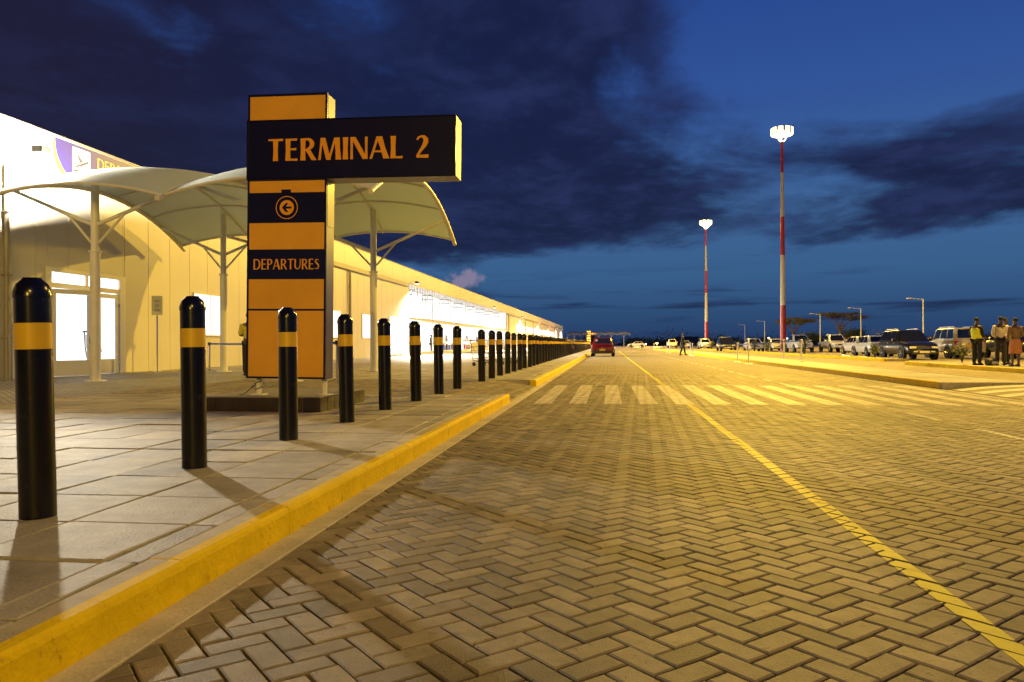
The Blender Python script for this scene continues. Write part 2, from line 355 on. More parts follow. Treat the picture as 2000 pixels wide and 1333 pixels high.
def clip(poly, a, bb, c):   # keep a*x+b*y<=c
    out = []
    for i in range(len(poly)):
        p, q = poly[i], poly[(i+1) % len(poly)]
        dp = a*p[0]+bb*p[1]-c; dq = a*q[0]+bb*q[1]-c
        if dp <= 0: out.append(p)
        if (dp < 0 < dq) or (dq < 0 < dp):
            t = dp/(dp-dq); out.append((p[0]+(q[0]-p[0])*t, p[1]+(q[1]-p[1])*t))
    return out
def clip_rect(poly, x0, x1, y0, y1):
    for a, bb, c in ((-1, 0, -x0), (1, 0, x1), (0, -1, -y0), (0, 1, y1)):
        poly = clip(poly, a, bb, c)
        if len(poly) < 3: return []
    return poly
def area(p): return .5*sum(p[i][0]*p[(i+1) % len(p)][1]-p[(i+1) % len(p)][0]*p[i][1] for i in range(len(p)))
def inset(poly, d):
    n = len(poly); out = []
    for i in range(n):
        p0, p1, p2 = (Vector(poly[i-1]), Vector(poly[i]), Vector(poly[(i+1) % n]))
        e1 = p1-p0; e2 = p2-p1
        if e1.length < 1e-6 or e2.length < 1e-6: return None
        e1.normalize(); e2.normalize()
        n1 = Vector((-e1.y, e1.x)); n2 = Vector((-e2.y, e2.x)); k = 1+n1.dot(n2)
        if k < .15: return None
        out.append((p1+(n1+n2)*d/k)[:])
    return out if area(out) > 0 else None
WP = .105; JT = .0095; ANG = R(42.6)
CA, SA = math.cos(ANG), math.sin(ANG)
def herring(x0, x1, y0, y1):
    res = []; rad = int(math.hypot(x1-x0, y1-y0)/2/WP)+6
    cx, cy = (x0+x1)/2, (y0+y1)/2; ox, oy = -1.0, 2.0
    u0 = ((cx-ox)*CA+(cy-oy)*SA)/WP; v0 = (-(cx-ox)*SA+(cy-oy)*CA)/WP
    for j in range(int(v0)-rad, int(v0)+rad):
        for i in range(int(u0)-rad, int(u0)+rad):
            k = (i-j) % 4
            if k == 0: r = (i, i+2, j, j+1)
            elif k == 3: r = (i, i+1, j, j+2)
            else: continue
            ua, ub, va, vb = (r[0]*WP+JT/2, r[1]*WP-JT/2, r[2]*WP+JT/2, r[3]*WP-JT/2)
            p = [(ox+u*CA-v*SA, oy+u*SA+v*CA) for u, v in ((ua, va), (ub, va), (ub, vb), (ua, vb))]
            c = ((p[0][0]+p[2][0])/2, (p[0][1]+p[2][1])/2)
            if not (x0-.15 < c[0] < x1+.15 and y0-.15 < c[1] < y1+.15): continue
            q = clip_rect(p, x0, x1, y0, y1)
            if len(q) < 3 or area(q) < .0006: continue
            res.append((c, k == 0, q, len(q) == 4 and abs(area(q)-(2*WP-JT)*(WP-JT)) < 1e-5))
    return res
def brick_geo(mb, q, dz, tx=0, ty=0, c=(0, 0), zf=None, ch=.0055):
    q = [p for i, p in enumerate(q) if (Vector(p)-Vector(q[i-1])).length > .004]
    if len(q) < 3: return
    t = inset(q, ch)
    if t is None: return
    h = lambda p, o: (p[0], p[1], (zf(p) if zf else 0)+dz+o+(p[0]-c[0])*tx+(p[1]-c[1])*ty)
    n = len(q); base = len(mb.v)
    mb.v += [h(p, 0) for p in t]+[h(p, -.0045) for p in q]+[h(p, -.05) for p in q]
    mb.f.append(tuple(base+i for i in range(n))); mb.mi.append(mb.m)
    for i in range(n):
        j = (i+1) % n
        mb.f.append((base+n+i, base+n+j, base+j, base+i)); mb.mi.append(mb.m)
        mb.f.append((base+2*n+i, base+2*n+j, base+n+j, base+n+i)); mb.mi.append(mb.m)
CAMR = (math.cos(R(7.214)), math.sin(R(7.214)))
def in_view(x, y, z=0.0, mx=1.03):
    d = -x*CAMR[1]+y*CAMR[0]; u = x*CAMR[0]+y*CAMR[1]
    if d < .3: return False
    return abs(u/d) < .673*mx and (1.0-z)/d < .449*mx
road_bricks = herring(RL, RR, YN, YF)
rb = random.Random(3)
full = [t for t in road_bricks if t[3] and in_view(*t[0])]
full.sort(key=lambda t: t[0][0]**2+t[0][1]**2)
single = set(id(t) for t in full[:300])
proto = []
for k in range(5):
    mb = MB(); a = (2*WP-JT)/2; c2 = (WP-JT)/2
    r = random.Random(20+k); jit = lambda: r.uniform(-.002, .002)
    brick_geo(mb, [(-a+jit(), -c2+jit()), (a+jit(), -c2+jit()), (a+jit(), c2+jit()), (-a+jit(), c2+jit())], 0)
    proto.append(mb.mesh('brick', M['paver']))
rest = MB(); TOPS = []
for t in road_bricks:
    c, isH, q, isfull = t
    dz = rb.gauss(0, .0011); tx = rb.gauss(0, .007); ty = rb.gauss(0, .007)
    if id(t) in single:
        o = link_mesh('brick', proto[rb.randrange(5)], road)
        o.location = (c[0], c[1], dz); o.rotation_euler = (ty, -tx, ANG+(0 if isH else math.pi/2)+rb.gauss(0, .006)+(math.pi if rb.random() < .5 else 0))
    else:
        brick_geo(rest, q, dz, tx, ty, c)
    TOPS.append((c, q, dz, tx, ty))
o = rest.build('brick_paving', M['paver'], road); o['kind'] = 'stuff'

def painted(name, m, x0, x1, y0, y1, th=.0022):
    mb = MB()
    ny = max(y0, YN); fy = min(y1, YF)
    if fy > ny:
        for c, q, dz, tx, ty in TOPS:
            if c[0] < x0-.16 or c[0] > x1+.16 or c[1] < ny-.16 or c[1] > fy+.16: continue
            p = inset(q, .0025)
            if p is None: continue
            p = clip_rect(p, x0, x1, ny, fy)
            if len(p) < 3 or area(p) < 2e-5: continue
            mb.face([(u, v, dz+th+(u-c[0])*tx+(v-c[1])*ty) for u, v in p])
    if y1 > YF: mb.face([(x0, max(y0, YF), .002), (x1, max(y0, YF), .002), (x1, y1, .002), (x0, y1, .002)])
    if mb.f: return mb.build(name, m, road)
painted('yellow_lane_line', M['yellow_paint'], 1.255, 1.345, YN, 12.6)
painted('yellow_lane_line', M['yellow_paint'], 1.255, 1.345, 18.25, 96)
for i in range(14):
    x = -1.24+i*.585; painted('zebra_stripe', M['white_paint'], x, x+.29, 12.62, 18.2)
for i in range(45):
    y = 8.25+i*2.02
    if 12.0 < y < 18.3 or y > 96: continue
    painted('lane_dash', M['white_paint'], 4.13, 4.22, y, y+1.02)
for i in range(9):
    x = -.3+i*.8
    mb = MB(); mb.face([(x, 96.4, .002), (x+.5, 96.4, .002), (x+.5, 97.2, .002), (x, 97.2, .002)]); mb.build('stop_line_dash', M['white_paint'], road)

# gutters and kerbs
for nm, xa, xb in (('gutter', -1.672, -1.532), ('gutter', 6.742, 6.898)):
    mb = MB(); y = -6.0
    while y < 60:
        mb.box(xa, xb, y+.004, y+.996, -.06, .004, .004); y += 1.0
    mb.box(xa, xb, 60, 262, -.06, .004)
    tag(mb.build(nm, M['gutter']), kind='structure')
def kerb_mesh(length, sx):
    # profile from road face (x=0) to the back (x=-sx*0.15); yellow on the face and the front of the top
    prof = [(0, -.06), (0, .118), (-.006, .136), (-.020, .148), (-.065, .152), (-.15, .152), (-.15, -.06)]
    mb = MB(); nseg = 5
    r = random.Random(int(length*100)+5)
    for k in range(len(prof)-1):
        mb.m = 0 if k < 4 else 1
        p, q = prof[k], prof[k+1]; rows = []
        for s in range(nseg+1):
            y = .003+(length-.006)*s/nseg
            rows.append([(p[0]*sx, y, p[1]), (q[0]*sx, y, q[1])])
        mb.grid(rows if sx < 0 else [list(reversed(w)) for w in rows])
    mb.m = 0
    mb.face([(p[0]*sx, .003, p[1]) for p in (prof if sx > 0 else prof[::-1])]); mb.face([(p[0]*sx, length-.003, p[1]) for p in (prof[::-1] if sx > 0 else prof)])
    return mb.mesh('kerb_stone', [M['kerb'], M['concrete']], smooth=True)
KM = {1: kerb_mesh(1.0, 1), -1: kerb_mesh(1.0, -1)}
def kerb_run(x, y0, y1, sx, near, hh=1.0):
    root = tag(empty('kerb', (x, y0, 0)), kind='structure')
    k = 0; mb = MB()
    y = y0
    while y < y1-.01:
        if y-y0 < near:
            o = link_mesh('kerb_stone', KM[sx], root); o.location = (random.gauss(0, .002), y-y0, random.gauss(0, .002)); o.rotation_euler.z = random.gauss(0, .001)
            ln = min(1.0, y1-y)
            if ln < .99: o.scale.y = ln
            y += 1.0
        else:
            mb.box(min(0, -.15*sx), max(0, -.15*sx), y-y0, y1-y0, -.06, .15); y = y1
    if mb.f:
        o = mb.build('far_kerb', M['kerb'], root); o['kind'] = 'stuff'
    return root
kerb_run(-1.672, -3.16, 12.84, 1, 30); kerb_run(-1.672, 17.7, 57, 1, 34); kerb_run(-1.672, 60, 258, 1, 14)
kerb_run(6.9, 17.0, 118, -1, 34); 
# ------------------------------------------------------------------ pavement
def zpave(p): 
    x = p[0]
    return .15 if x < -2.7 else .15+(x+2.7)/(1.03)*(-.138)
PX0, PX1 = -8.95, -1.824
b = MB()
b.m = 0
b.face([(PX0, -4, .126), (PX1, -4, .126), (PX1, 12.6, .126), (PX0, 12.6, .126)])
b.face([(PX0, 12.6, .126), (-2.7, 12.6, .126), (-2.7, 17.9, .126), (PX0, 17.9, .126)])
b.face([(-2.7, 12.6, .126), (-1.672, 12.6, -.012), (-1.672, 17.9, -.012), (-2.7, 17.9, .126)])
b.face([(PX0, 17.9, .126), (PX1, 17.9, .126), (PX1, 34, .126), (PX0, 34, .126)])
b.face([(PX1, 12.6, -.05), (-1.672, 12.6, -.05), (-1.672, 12.6, .12), (PX1, 12.6, .126)])
b.face([(-15.1, 12.6, .126), (PX0, 12.6, .126), (PX0, 12.6, .126), (-15.1, 12.6, .126)])
b.m = 3; b.face([(-2.7, 17.9, .12), (-1.672, 17.9, -.02), (-1.672, 17.9, .13), (-2.7, 17.9, .14)])
b.m = 1; b.face([(-15.25, 34, .148), (PX1, 34, .148), (PX1, 262, .148), (-15.25, 262, .148)])
b.m = 2; b.face([(-15.25, -4, .149), (PX0, -4, .149), (PX0, 34, .149), (-15.25, 34, .149)])
pave = tag(b.build('pavement', [M['sand'], M['far_slab'], M['cobble'], M['concrete']]), kind='structure')
mb = MB()
for c, isH, q, fl in herring(PX0, -1.676, 12.61, 17.89):
    brick_geo(mb, q, rb.gauss(0, .001), zf=zpave)
o = mb.build('crossing_brick_paving', M['paver'], pave); o['kind'] = 'stuff'
SLW = .62
slabs = []
for ya, yb in ((-3.37, 12.6), (17.91, 33.9)):
    n = int(round((yb-ya)/SLW)); sy = (yb-ya)/n
    for j in range(n):
        x = PX1
        ws = [.15]+[SLW]*12
        for i, w in enumerate(ws):
            xa = max(x-w, PX0)
            if x-xa > .1: slabs.append((xa, x, ya+j*sy, ya+(j+1)*sy))
            x -= w
def slab_geo(mb, x0, x1, y0, y1, z, g, r):
    q = [(x0+g+r.uniform(-.003, .003), y0+g+r.uniform(-.003, .003)), (x1-g+r.uniform(-.003, .003), y0+g+r.uniform(-.003, .003)), (x1-g+r.uniform(-.003, .003), y1-g+r.uniform(-.003, .003)), (x0+g+r.uniform(-.003, .003), y1-g+r.uniform(-.003, .003))]
    c = ((x0+x1)/2, (y0+y1)/2)
    brick_geo(mb, q, z, r.gauss(0, .004), r.gauss(0, .004), c, ch=.006)
rs = random.Random(11)
vis = [s for s in slabs if in_view((s[0]+s[1])/2, (s[2]+s[3])/2, .15, 1.12)]
vis.sort(key=lambda s: s[0]**2+s[2]**2)
sing = set(vis[:300]); rest = MB()
for s in slabs:
    if s in sing:
        mb = MB(); slab_geo(mb, *s, .15+rs.gauss(0, .0028), .0085, rs); mb.build('paving_slab', M['slab'], pave)
    else: slab_geo(rest, *s, .15+rs.gauss(0, .0012), .0085, rs)
o = rest.build('paving_slab_field', M['slab'], pave); o['kind'] = 'stuff'

# ------------------------------------------------------------------ car park side
b = MB(); b.face([(6.9, -40, -.004), (64, -40, -.004), (64, 190, -.004), (6.9, 190, -.004)])
b.face([(-60, 262, -.004), (6.9, 262, -.004), (6.9, 420, -.004), (-60, 420, -.004)]); b.face([(6.9, 190, -.004), (64, 190, -.004), (64, 420, -.004), (6.9, 420, -.004)])
tag(b.build('car_park', M['lot']), kind='structure')
b = MB(); b.box(7.052, 8.7, 17.02, 118, -.05, .148); tag(b.build('island_pavement', M['far_slab']), kind='structure')
kr = kerb_run(8.85, 17.0, 118, 1, 20)
for k in range(2):
    b = MB(); b.box(6.9+k*.977+.003, 6.9+(k+1)*.977-.003, 16.86, 17.018, -.05, .149, .012); b.v = [(p[0]-8.85, p[1]-17.0, p[2]) for p in b.v]; b.build('kerb_stone', M['concrete'], kr)
b = MB(); b.box(12.95, 15.6, 20.0, 35.0, -.05, .13); tag(b.build('island_pavement', M['far_slab']), kind='structure')
kerb_run(12.8, 20.0, 35.0, -1, 16)
b = MB(); b.box(14.0, 15.2, 41.0, 118, -.05, .12); tag(b.build('planting_bed', M['lot']), kind='structure')
kerb_run(13.85, 41.0, 118, -1, 30)
# speed hump with painted stripes at the mouth of the car park
hump = tag(empty('speed_hump', (0, 0, 0)), kind='structure')
def hz(x): t = (x-7.0)/3.6; return .002+.11*math.sin(math.pi*max(0, min(1, t)))**.8 if 0 < t < 1 else .002
xs = [7.0+3.6*i/16 for i in range(17)]
mb = MB(); mb.grid([[(x, y, hz(x)) for x in xs] for y in (9.0, 16.9)]); mb.build('hump_surface', M['lot'], hump, smooth=True)
for i in range(9):
    y = 9.3+i*.86
    mb = MB(); mb.grid([[(x, yy, hz(x)+.005) for x in xs] for yy in (y, y+.42)]); mb.build('painted_stripe', M['white_paint'], hump, smooth=True)

# ------------------------------------------------------------------ bollards
def bollard_proto():
    root = empty('bollard')
    mb = MB(); r = .083
    mb.lathe([(r, -.05), (r, .835)], n=28); mb.lathe([(r, .965), (r, 1.09), (r*1.05, 1.092), (r*1.05, 1.115), (r*.98, 1.135), (r*.86, 1.158), (r*.55, 1.182), (r*.5, 1.19), (0, 1.19)], n=28)
    mb.build('post', M['black_pipe'], root, smooth=True)
    mb = MB(); mb.lathe([(r, .835), (r*1.012, .836), (r*1.012, .964), (r, .965)], n=28); mb.build('yellow_band', M['band'], root, smooth=True)
    return root
ORD = ['nearest', 'second', 'third', 'fourth', 'fifth', 'sixth', 'seventh', 'eighth', 'ninth', 'tenth', 'eleventh', 'twelfth', 'thirteenth', 'fourteenth', 'fifteenth', 'sixteenth', 'seventeenth', 'eighteenth', 'nineteenth', 'twentieth', 'twenty-first', 'twenty-second', 'twenty-third', 'twenty-fourth', 'twenty-fifth', 'twenty-sixth']
bp = bollard_proto(); n = 0
for k in range(82):
    if k == 8: continue
    y = 3.48+1.535*k if k < 8 else 3.48+1.51*k
    o = bp if n == 0 else copy_tree(bp)
    o.location = (-2.87+random.gauss(0, .012), y+random.gauss(0, .02), .15); o.rotation_euler = (random.gauss(0, .010), -.009+random.gauss(0, .008), 0); o.scale.z = 1+random.gauss(0, .008)
    if n == 0: o.location = (-2.835, 3.48, .15); o.rotation_euler = (0, -.022, 1)
    if n < 26:
        lab = ORD[n]+' black bollard with yellow band, counted from the camera' if n else 'nearest black bollard with yellow band, at the left edge of the photo'
    else: lab = 'black bollard with yellow band in the tightly packed far end of the row'
    tag(o, lab, 'bollard', 'bollards along the kerb'); n += 1

# ------------------------------------------------------------------ lettering (flared roman capitals)
def glyph(ch, sw=.19, tw=.085):
    P = []
    def st(x0, y0, x1, y1, w, fl=1.13):   # flared stroke with horizontal ends
        m = ((x0+x1)/2, (y0+y1)/2); h = w/2
        P.append([(x0-h*fl, y0), (x0+h*fl, y0), (m[0]+h*.93, m[1]), (m[0]-h*.93, m[1])]); P.append([(m[0]-h*.93, m[1]), (m[0]+h*.93, m[1]), (x1+h*fl, y1), (x1-h*fl, y1)])
    def bar(x0, x1, yc, t=tw):
        P.append([(x0, yc-t*.46), (x1, yc-t*.62), (x1+.012, yc+t*.62), (x0, yc+t*.46)])
    def arc(pts, ws):
        n = len(pts); L, Rr = [], []
        for i in range(n):
            a = Vector(pts[max(0, i-1)]); c = Vector(pts[min(n-1, i+1)]); t = (c-a).normalized(); nn = Vector((-t.y, t.x)); p = Vector(pts[i])
            L.append((p+nn*ws[i]/2)[:]); Rr.append((p-nn*ws[i]/2)[:])
        for i in range(n-1): P.append([Rr[i], Rr[i+1], L[i+1], L[i]])
    def ell(cx, cy, rx, ry, a0, a1, w0, w1, n=16):
        pts, ws = [], []
        for i in range(n+1):
            a = R(a0+(a1-a0)*i/n); pts.append((cx+rx*math.cos(a), cy+ry*math.sin(a))); k = abs(math.cos(a)); ws.append(w0+(w1-w0)*k)
        return pts, ws
    if ch == 'T': bar(0, .60, 1-tw*.5); st(.30, 0, .30, 1-tw*.6, sw); adv = .62
    elif ch == 'E': st(sw*.55, 0, sw*.55, 1, sw); bar(sw*.6, .47, 1-tw*.5); bar(sw*.6, .44, .52); bar(sw*.6, .49, tw*.5); adv = .53
    elif ch == 'L': st(sw*.55, 0, sw*.55, 1, sw); bar(sw*.6, .47, tw*.5); adv = .49
    elif ch == 'I': st(sw*.55, 0, sw*.55, 1, sw); adv = sw*1.1
    elif ch in 'PR':
        st(sw*.55, 0, sw*.55, 1, sw)
        bar(sw*.6, .27, 1-tw*.5); bar(sw*.6, .27, .47)
        p, w = ell(.27, .735, .20, .265-tw*.0, 90, -90, tw, sw*.95); p = [(a, .735+(b_-.735)*(.2225/.265)) if False else (a, b_) for a, b_ in p]
        p = [(a, .7375+(b_-.735)*.84) for a, b_ in p]; arc(p, w)
        if ch == 'R': st(.30, .47, .56, 0, sw*1.05, 1.05); adv = .64
        else: adv = .55
    elif ch == 'M': st(.05, 0, .145, 1, tw*1.1); st(.19, 1, .42, .0, sw*1.05, .95); st(.44, .0, .69, 1, tw*1.15, .9); st(.755, 1, .82, 0, sw*1.05); adv = .91
    elif ch == 'N': st(.06, 0, .06, 1, tw*1.15); st(.12, 1, .60, 0, sw*1.15, .85); st(.645, 0, .645, 1, tw*1.15); adv = .70
    elif ch == 'A': st(.04, 0, .32, 1, tw*1.15); st(.37, 1, .66, 0, sw*1.12); bar(.14, .54, .33, tw*.9); adv = .74
    elif ch == 'D':
        st(sw*.55, 0, sw*.55, 1, sw); bar(sw*.6, .30, 1-tw*.5); bar(sw*.6, .30, tw*.5)
        p, w = ell(.30, .5, .36, .5-tw*.5, 90, -90, tw, sw*1.05, 20); arc(p, w); adv = .76
    elif ch == 'U':
        st(sw*.55, .34, sw*.55, 1, sw); p, w = ell(.325, .34, .325-sw*.55, .30, 180, 360, tw, sw); w = [wi if i < 8 else tw+(wi-tw)*.2 for i, wi in enumerate(w)]; arc(p, w); st(.60, .34, .60, 1, tw*1.1); adv = .70
    elif ch == 'S':
        pts = [(.40, .86), (.33, .93), (.24, .955), (.14, .92), (.095, .82), (.12, .70), (.21, .60), (.32, .50), (.40, .39), (.415, .25), (.36, .12), (.25, .05), (.14, .06), (.04, .13)]
        ws = [tw*.9, tw*.9, tw, tw*1.3, sw*.8, sw*.95, sw*1.0, sw*1.0, sw*1.0, sw*.85, tw*1.4, tw, tw*.9, tw*.9]; arc(pts, ws); adv = .51
    elif ch == '2':
        pts = [(.05, .80), (.10, .90), (.20, .955), (.31, .93), (.385, .83), (.39, .70), (.33, .55), (.24, .40), (.14, .24), (.045, .06)]
        ws = [tw, tw*1.0, tw*1.1, sw*.8, sw*1.0, sw*1.05, sw*.9, sw*.7, sw*.55, tw]; arc(pts, ws); bar(.02, .49, tw*.75, tw*1.5); adv = .54
    else: adv = .34
    return P, adv
def lettering(text, h, width=None, sw=.19, tw=.085, sp=.075, d=.0, step=.00012):
    """flat glyph polygons in local (x, z), facing -Y, one mesh for each letter"""
    x = 0; polys = []
    for ch in text:
        P, adv = glyph(ch, sw, tw)
        if P: polys.append([[(x+p[0], p[1]) for p in q] for q in P])
        x += adv+sp
    x -= sp; s = h; sx = h if width is None else width/x
    out = []
    for g in polys:
        mb = MB()
        for i, q in enumerate(g):
            a = sum(q[k][0]*q[(k+1) % len(q)][1]-q[(k+1) % len(q)][0]*q[k][1] for k in range(len(q)))
            if a < 0: q = q[::-1]
            mb.face([(p[0]*sx, -d-(i % 9)*step, p[1]*s) for p in q])
        out.append(mb)
    return out

# ------------------------------------------------------------------ terminal sign
SY = 9.45
def make_sign(loc, label):
    root = empty('terminal_sign', loc, 0, label, 'sign', 'terminal signs')
    tilt = Matrix.Rotation(R(0.75), 4, 'Y')
    X0, X1 = -.535, .535      # column
    D = .30
    Z = lambda z: z-.34
    def part(mb, name, m, parent=root, smooth=False): return mb.build(name, m, parent, smooth, tilt)
    mb = MB(); mb.box(X0, X1, .012, D-.012, Z(.56), Z(4.27), .006); body = part(mb, 'column_cabinet', M['blue_side'])
    mb = MB(); mb.box(X1+.001, X1+.006, .03, D-.03, Z(3.95), Z(4.25)); part(mb, 'upper_side_panel', M['cabinet'])
    mb = MB(); mb.box(X1+.001, X1+.006, .03, D-.03, Z(2.55), Z(3.13)); part(mb, 'side_panel', M['blue_side'])
    # rim trims
    mb = MB()
    for xa, xb in ((X0-.004, X0+.022), (X1-.022, X1+.004)): mb.box(xa, xb, -.006, .020, Z(.56), Z(4.275))
    mb.box(X0+.022, X1-.022, -.006, .020, Z(4.245), Z(4.275)); mb.box(X0+.022, X1-.022, -.006, .020, Z(.56), Z(.585)); part(mb, 'face_trim', M['navy'])
    bands = [('orange_panel', 3.935, 4.245, 'orange'), ('orange_panel', 2.985, 3.14, 'orange'), ('navy_panel', 2.592, 2.985, 'navy'), ('orange_panel', 2.245, 2.592, 'orange'), ('navy_panel', 1.858, 2.245, 'navy'), ('orange_panel', 1.47, 1.858, 'orange'), ('navy_rule', 1.448, 1.47, 'navy'), ('orange_panel', .585, 1.448, 'orange')]
    parts = {}
    for i, (nm, za, zb, m) in enumerate(bands):
        mb = MB(); mb.box(X0+.0225, X1-.0225, -.001, .013, Z(za)+.0015, Z(zb)-.0015); parts[i] = part(mb, nm, M[m])
    # arm
    AX1 = 2.24
    mb = MB(); mb.box(X0-.008, AX1, -.012, D+.02, Z(3.155), Z(3.93), .008); arm = part(mb, 'arm_cabinet', M['cabinet'])
    mb = MB(); mb.box(X0+.004, AX1-.018, -.019, -.0115, Z(3.17), Z(3.915)); part(mb, 'arm_face', M['navy'], arm)
    mb = MB()
    mb.box(X0-.012, AX1-.002, -.024, -.012, Z(3.913), Z(3.932)); mb.box(X0-.012, AX1-.002, -.024, -.012, Z(3.153), Z(3.172)); mb.box(AX1-.020, AX1-.001, -.0235, -.012, Z(3.172), Z(3.913)); mb.box(X0-.012, X0+.006, -.0235, -.012, Z(3.172), Z(3.913))
    part(mb, 'arm_trim', M['black_pipe'], arm)
    for mb in lettering('TERMINAL 2', .285, 2.15, sp=.085):
        mb.v = [(p[0]-.25, p[1]-.0205, p[2]+Z(3.395)) for p in mb.v]; part(mb, 'letter', M['letter'], arm)
    for mb in lettering('DEPARTURES', .135, .90, sw=.15, tw=.075):
        mb.v = [(p[0]-.45, p[1]-.0025, p[2]+Z(1.985)) for p in mb.v]; part(mb, 'letter', M['letter'], parts[4])
    # roundel with arrow
    cx, cz = .0, Z(2.79)
    mb = MB(); n = 40
    def disc(r0, r1, dy):
        for k in range(n):
            a, c = 2*math.pi*k/n, 2*math.pi*(k+1)/n
            q = [(cx+r1*math.cos(a), dy, cz+r1*math.sin(a)), (cx+r1*math.cos(c), dy, cz+r1*math.sin(c))]
            q += [(cx+r0*math.cos(c), dy, cz+r0*math.sin(c)), (cx+r0*math.cos(a), dy, cz+r0*math.sin(a))] if r0 > 0 else [(cx, dy, cz)]
            mb.face(q)
    disc(.140, .150, -.0025); disc(0, .097, -.0025); part(mb, 'roundel', M['letter'], parts[2])
    mb = MB()
    for q in ([(-.062, 0), (.062, -.014), (.062, .014)], [(-.02, -.0135), (.066, -.0135), (.066, .0135), (-.02, .0135)], [(-.066, 0), (-.012, -.058), (.022, -.058), (-.022, 0)], [(-.066, 0), (-.022, 0), (.022, .058), (-.012, .058)]):
        mb.face([(cx+p[0], -.004-.0003*len(mb.f), cz+p[1]) for p in q])
    part(mb, 'arrow', M['navy'], parts[2])
    mb = MB(); mb.box(cx-.075, cx+.055, -.006, -.0012, Z(2.975), Z(3.025)); part(mb, 'clip', M['navy'], parts[1])
    for x in (X0+.10, X1-.06):
        mb = MB(); mb.tube((x, .15, 0), (x, .15, Z(.57)), .036, n=14); mb.box(x-.09, x+.09, .06, .24, .001, .014); mb.build('leg', M['white_steel'], root, True)
    mb = MB(); mb.path([(X0+.10+.045*math.cos(t*.9), .15+.045*math.sin(t*.9), .02+t*.012) for t in range(16)]+[(X0-.05, .02, .012), (X0-.12, .05, .012)], .006, 6); mb.build('loose_cable', M['dark'], root, True)
    # tiled plinth
    pl = MB(); px0, px1, py0, py1 = -1.08, .56, -.22, 1.55
    pl.box(px0+.02, px1-.02, py0+.02, py1-.02, -.19, -.012); plinth = pl.build('plinth', M['plinth_top'], root)
    nx = 7; w = (px1-px0)/nx
    for i in range(nx):
        mb = MB(); mb.box(px0+i*w+.004, px0+(i+1)*w-.004, py0, py0+.018, -.188, -.014, .003); mb.build('tile', M['tile'], plinth)
    ny = 7; w2 = (py1-py0)/ny
    for i in range(ny):
        mb = MB(); mb.box(px1-.018, px1, py0+i*w2+.004, py0+(i+1)*w2-.004, -.188, -.014, .003); mb.build('tile', M['tile'], plinth)
        for j in range(nx):
            mb = MB(); mb.box(px0+j*w+.003, px0+(j+1)*w-.003, py0+i*w2+.003, py0+(i+1)*w2-.003, -.0118, 0, .002); mb.build('tile', M['plinth_top'], plinth)
    return root
sign = make_sign((-4.175, SY, .34), 'tall orange and navy terminal sign with long arm, on dark tiled plinth')
far_sign = copy_tree(sign); far_sign.location = (-6.4, 252, .2); far_sign.scale = (1.25, 1.25, 1.25)
tag(far_sign, 'tiny distant orange and navy terminal sign beside the far canopies', 'sign')

# ------------------------------------------------------------------ canopies
def ribz(y): return 5.42-1.06*((y-20.15)/4.3)**2     # along the road, world coordinates
YA, YB = 15.75, 24.45
def make_canopy(xl, xr, xc, label, ys=(17.0, 23.2), right_rib=True, left_rib=True):
    root = empty('canopy', (xc, 20.15, .15), 0, label, 'canopy', 'membrane canopies by the entrance')
    O = Vector((xc, 20.15, .15))
    T = lambda p: (p[0]-O.x, p[1]-O.y, p[2]-O.z)
    hw = (xr-xl)/2; xm = (xl+xr)/2; rise = .34
    zf = lambda x, y: ribz(y)+.05+rise*(1-((x-xm)/hw)**2)
    ny, nx = 18, 14
    P = [[T((xl+(xr-xl)*j/nx, YA+(YB-YA)*i/ny, zf(xl+(xr-xl)*j/nx, YA+(YB-YA)*i/ny))) for j in range(nx+1)] for i in range(ny+1)]
    mb = MB(); mb.grid(P)
    Q = [[(p[0], p[1], p[2]+.012) for p in reversed(row)] for row in P]; mb.grid(Q)
    mem = mb.build('membrane', M['membrane'], root, 'all')
    rr = ([xl+.03] if left_rib else [])+([xr-.03] if right_rib else [])
    for x in rr:
        mb = MB(); pts = [T((x, YA-.1+(YB-YA+.25)*i/20, ribz(YA-.1+(YB-YA+.25)*i/20))) for i in range(21)]
        mb.path(pts, .062, 10); mb.build('edge_rib', M['white_steel'], root, True)
    mb = MB(); pts = [T((xm, YA+(YB-YA)*i/20, zf(xm, YA+(YB-YA)*i/20)-.035)) for i in range(21)]; mb.path(pts, .032, 8); mb.build('middle_rib', M['white_steel'], root, True)
    for k in range(6):
        y = YA+.03+(YB-YA-.06)*k/5
        mb = MB(); pts = [T((xl+.05+(xr-xl-.1)*j/14, y, zf(xl+.05+(xr-xl-.1)*j/14, y)-.028)) for j in range(15)]; mb.path(pts, .036, 7); mb.build('purlin', M['white_steel'], root, True)
    for y in ys:
        mb = MB(); top = zf(xc, y)-.05
        mb.lathe([(.115, 0), (.115, 3.15), (.095, 3.16), (.095, top-.15)], T((xc, y, .15)), 20)
        col = mb.build('column', M['white_steel'], root, True)
        mb = MB(); mb.lathe([(.115, 3.12), (.15, 3.12), (.15, 3.15), (.115, 3.15)], T((xc, y, .15)), 20); mb.lathe([(.24, 0), (.24, .02), (.115, .02)], T((xc, y, .15)), 20); mb.build('flange', M['white_steel'], col, True)
        for sx, xe in ((-1, xl+.03), (1, xr-.03)):
            mb = MB(); ze = ribz(y)-.02; a = Vector(T((xc+sx*.09, y, 3.95))); e = Vector(T((xe, y, ze)))
            mb.tube(a, e, .048, n=10); arm = mb.build('arm', M['white_steel'], root, True)
            mb = MB(); m_ = a.lerp(e, .30); mb.tube(T((xc+sx*.10, y, 3.50)), m_, .032, n=8); mb.build('knee_brace', M['white_steel'], arm, True)
    return root
make_canopy(-14.52, -9.83, -12.32, 'white membrane canopy on two posts over the terminal door')
make_canopy(-9.80, -4.97, -7.32, 'white membrane canopy partly hidden behind the terminal sign', left_rib=False)
proto_far = None
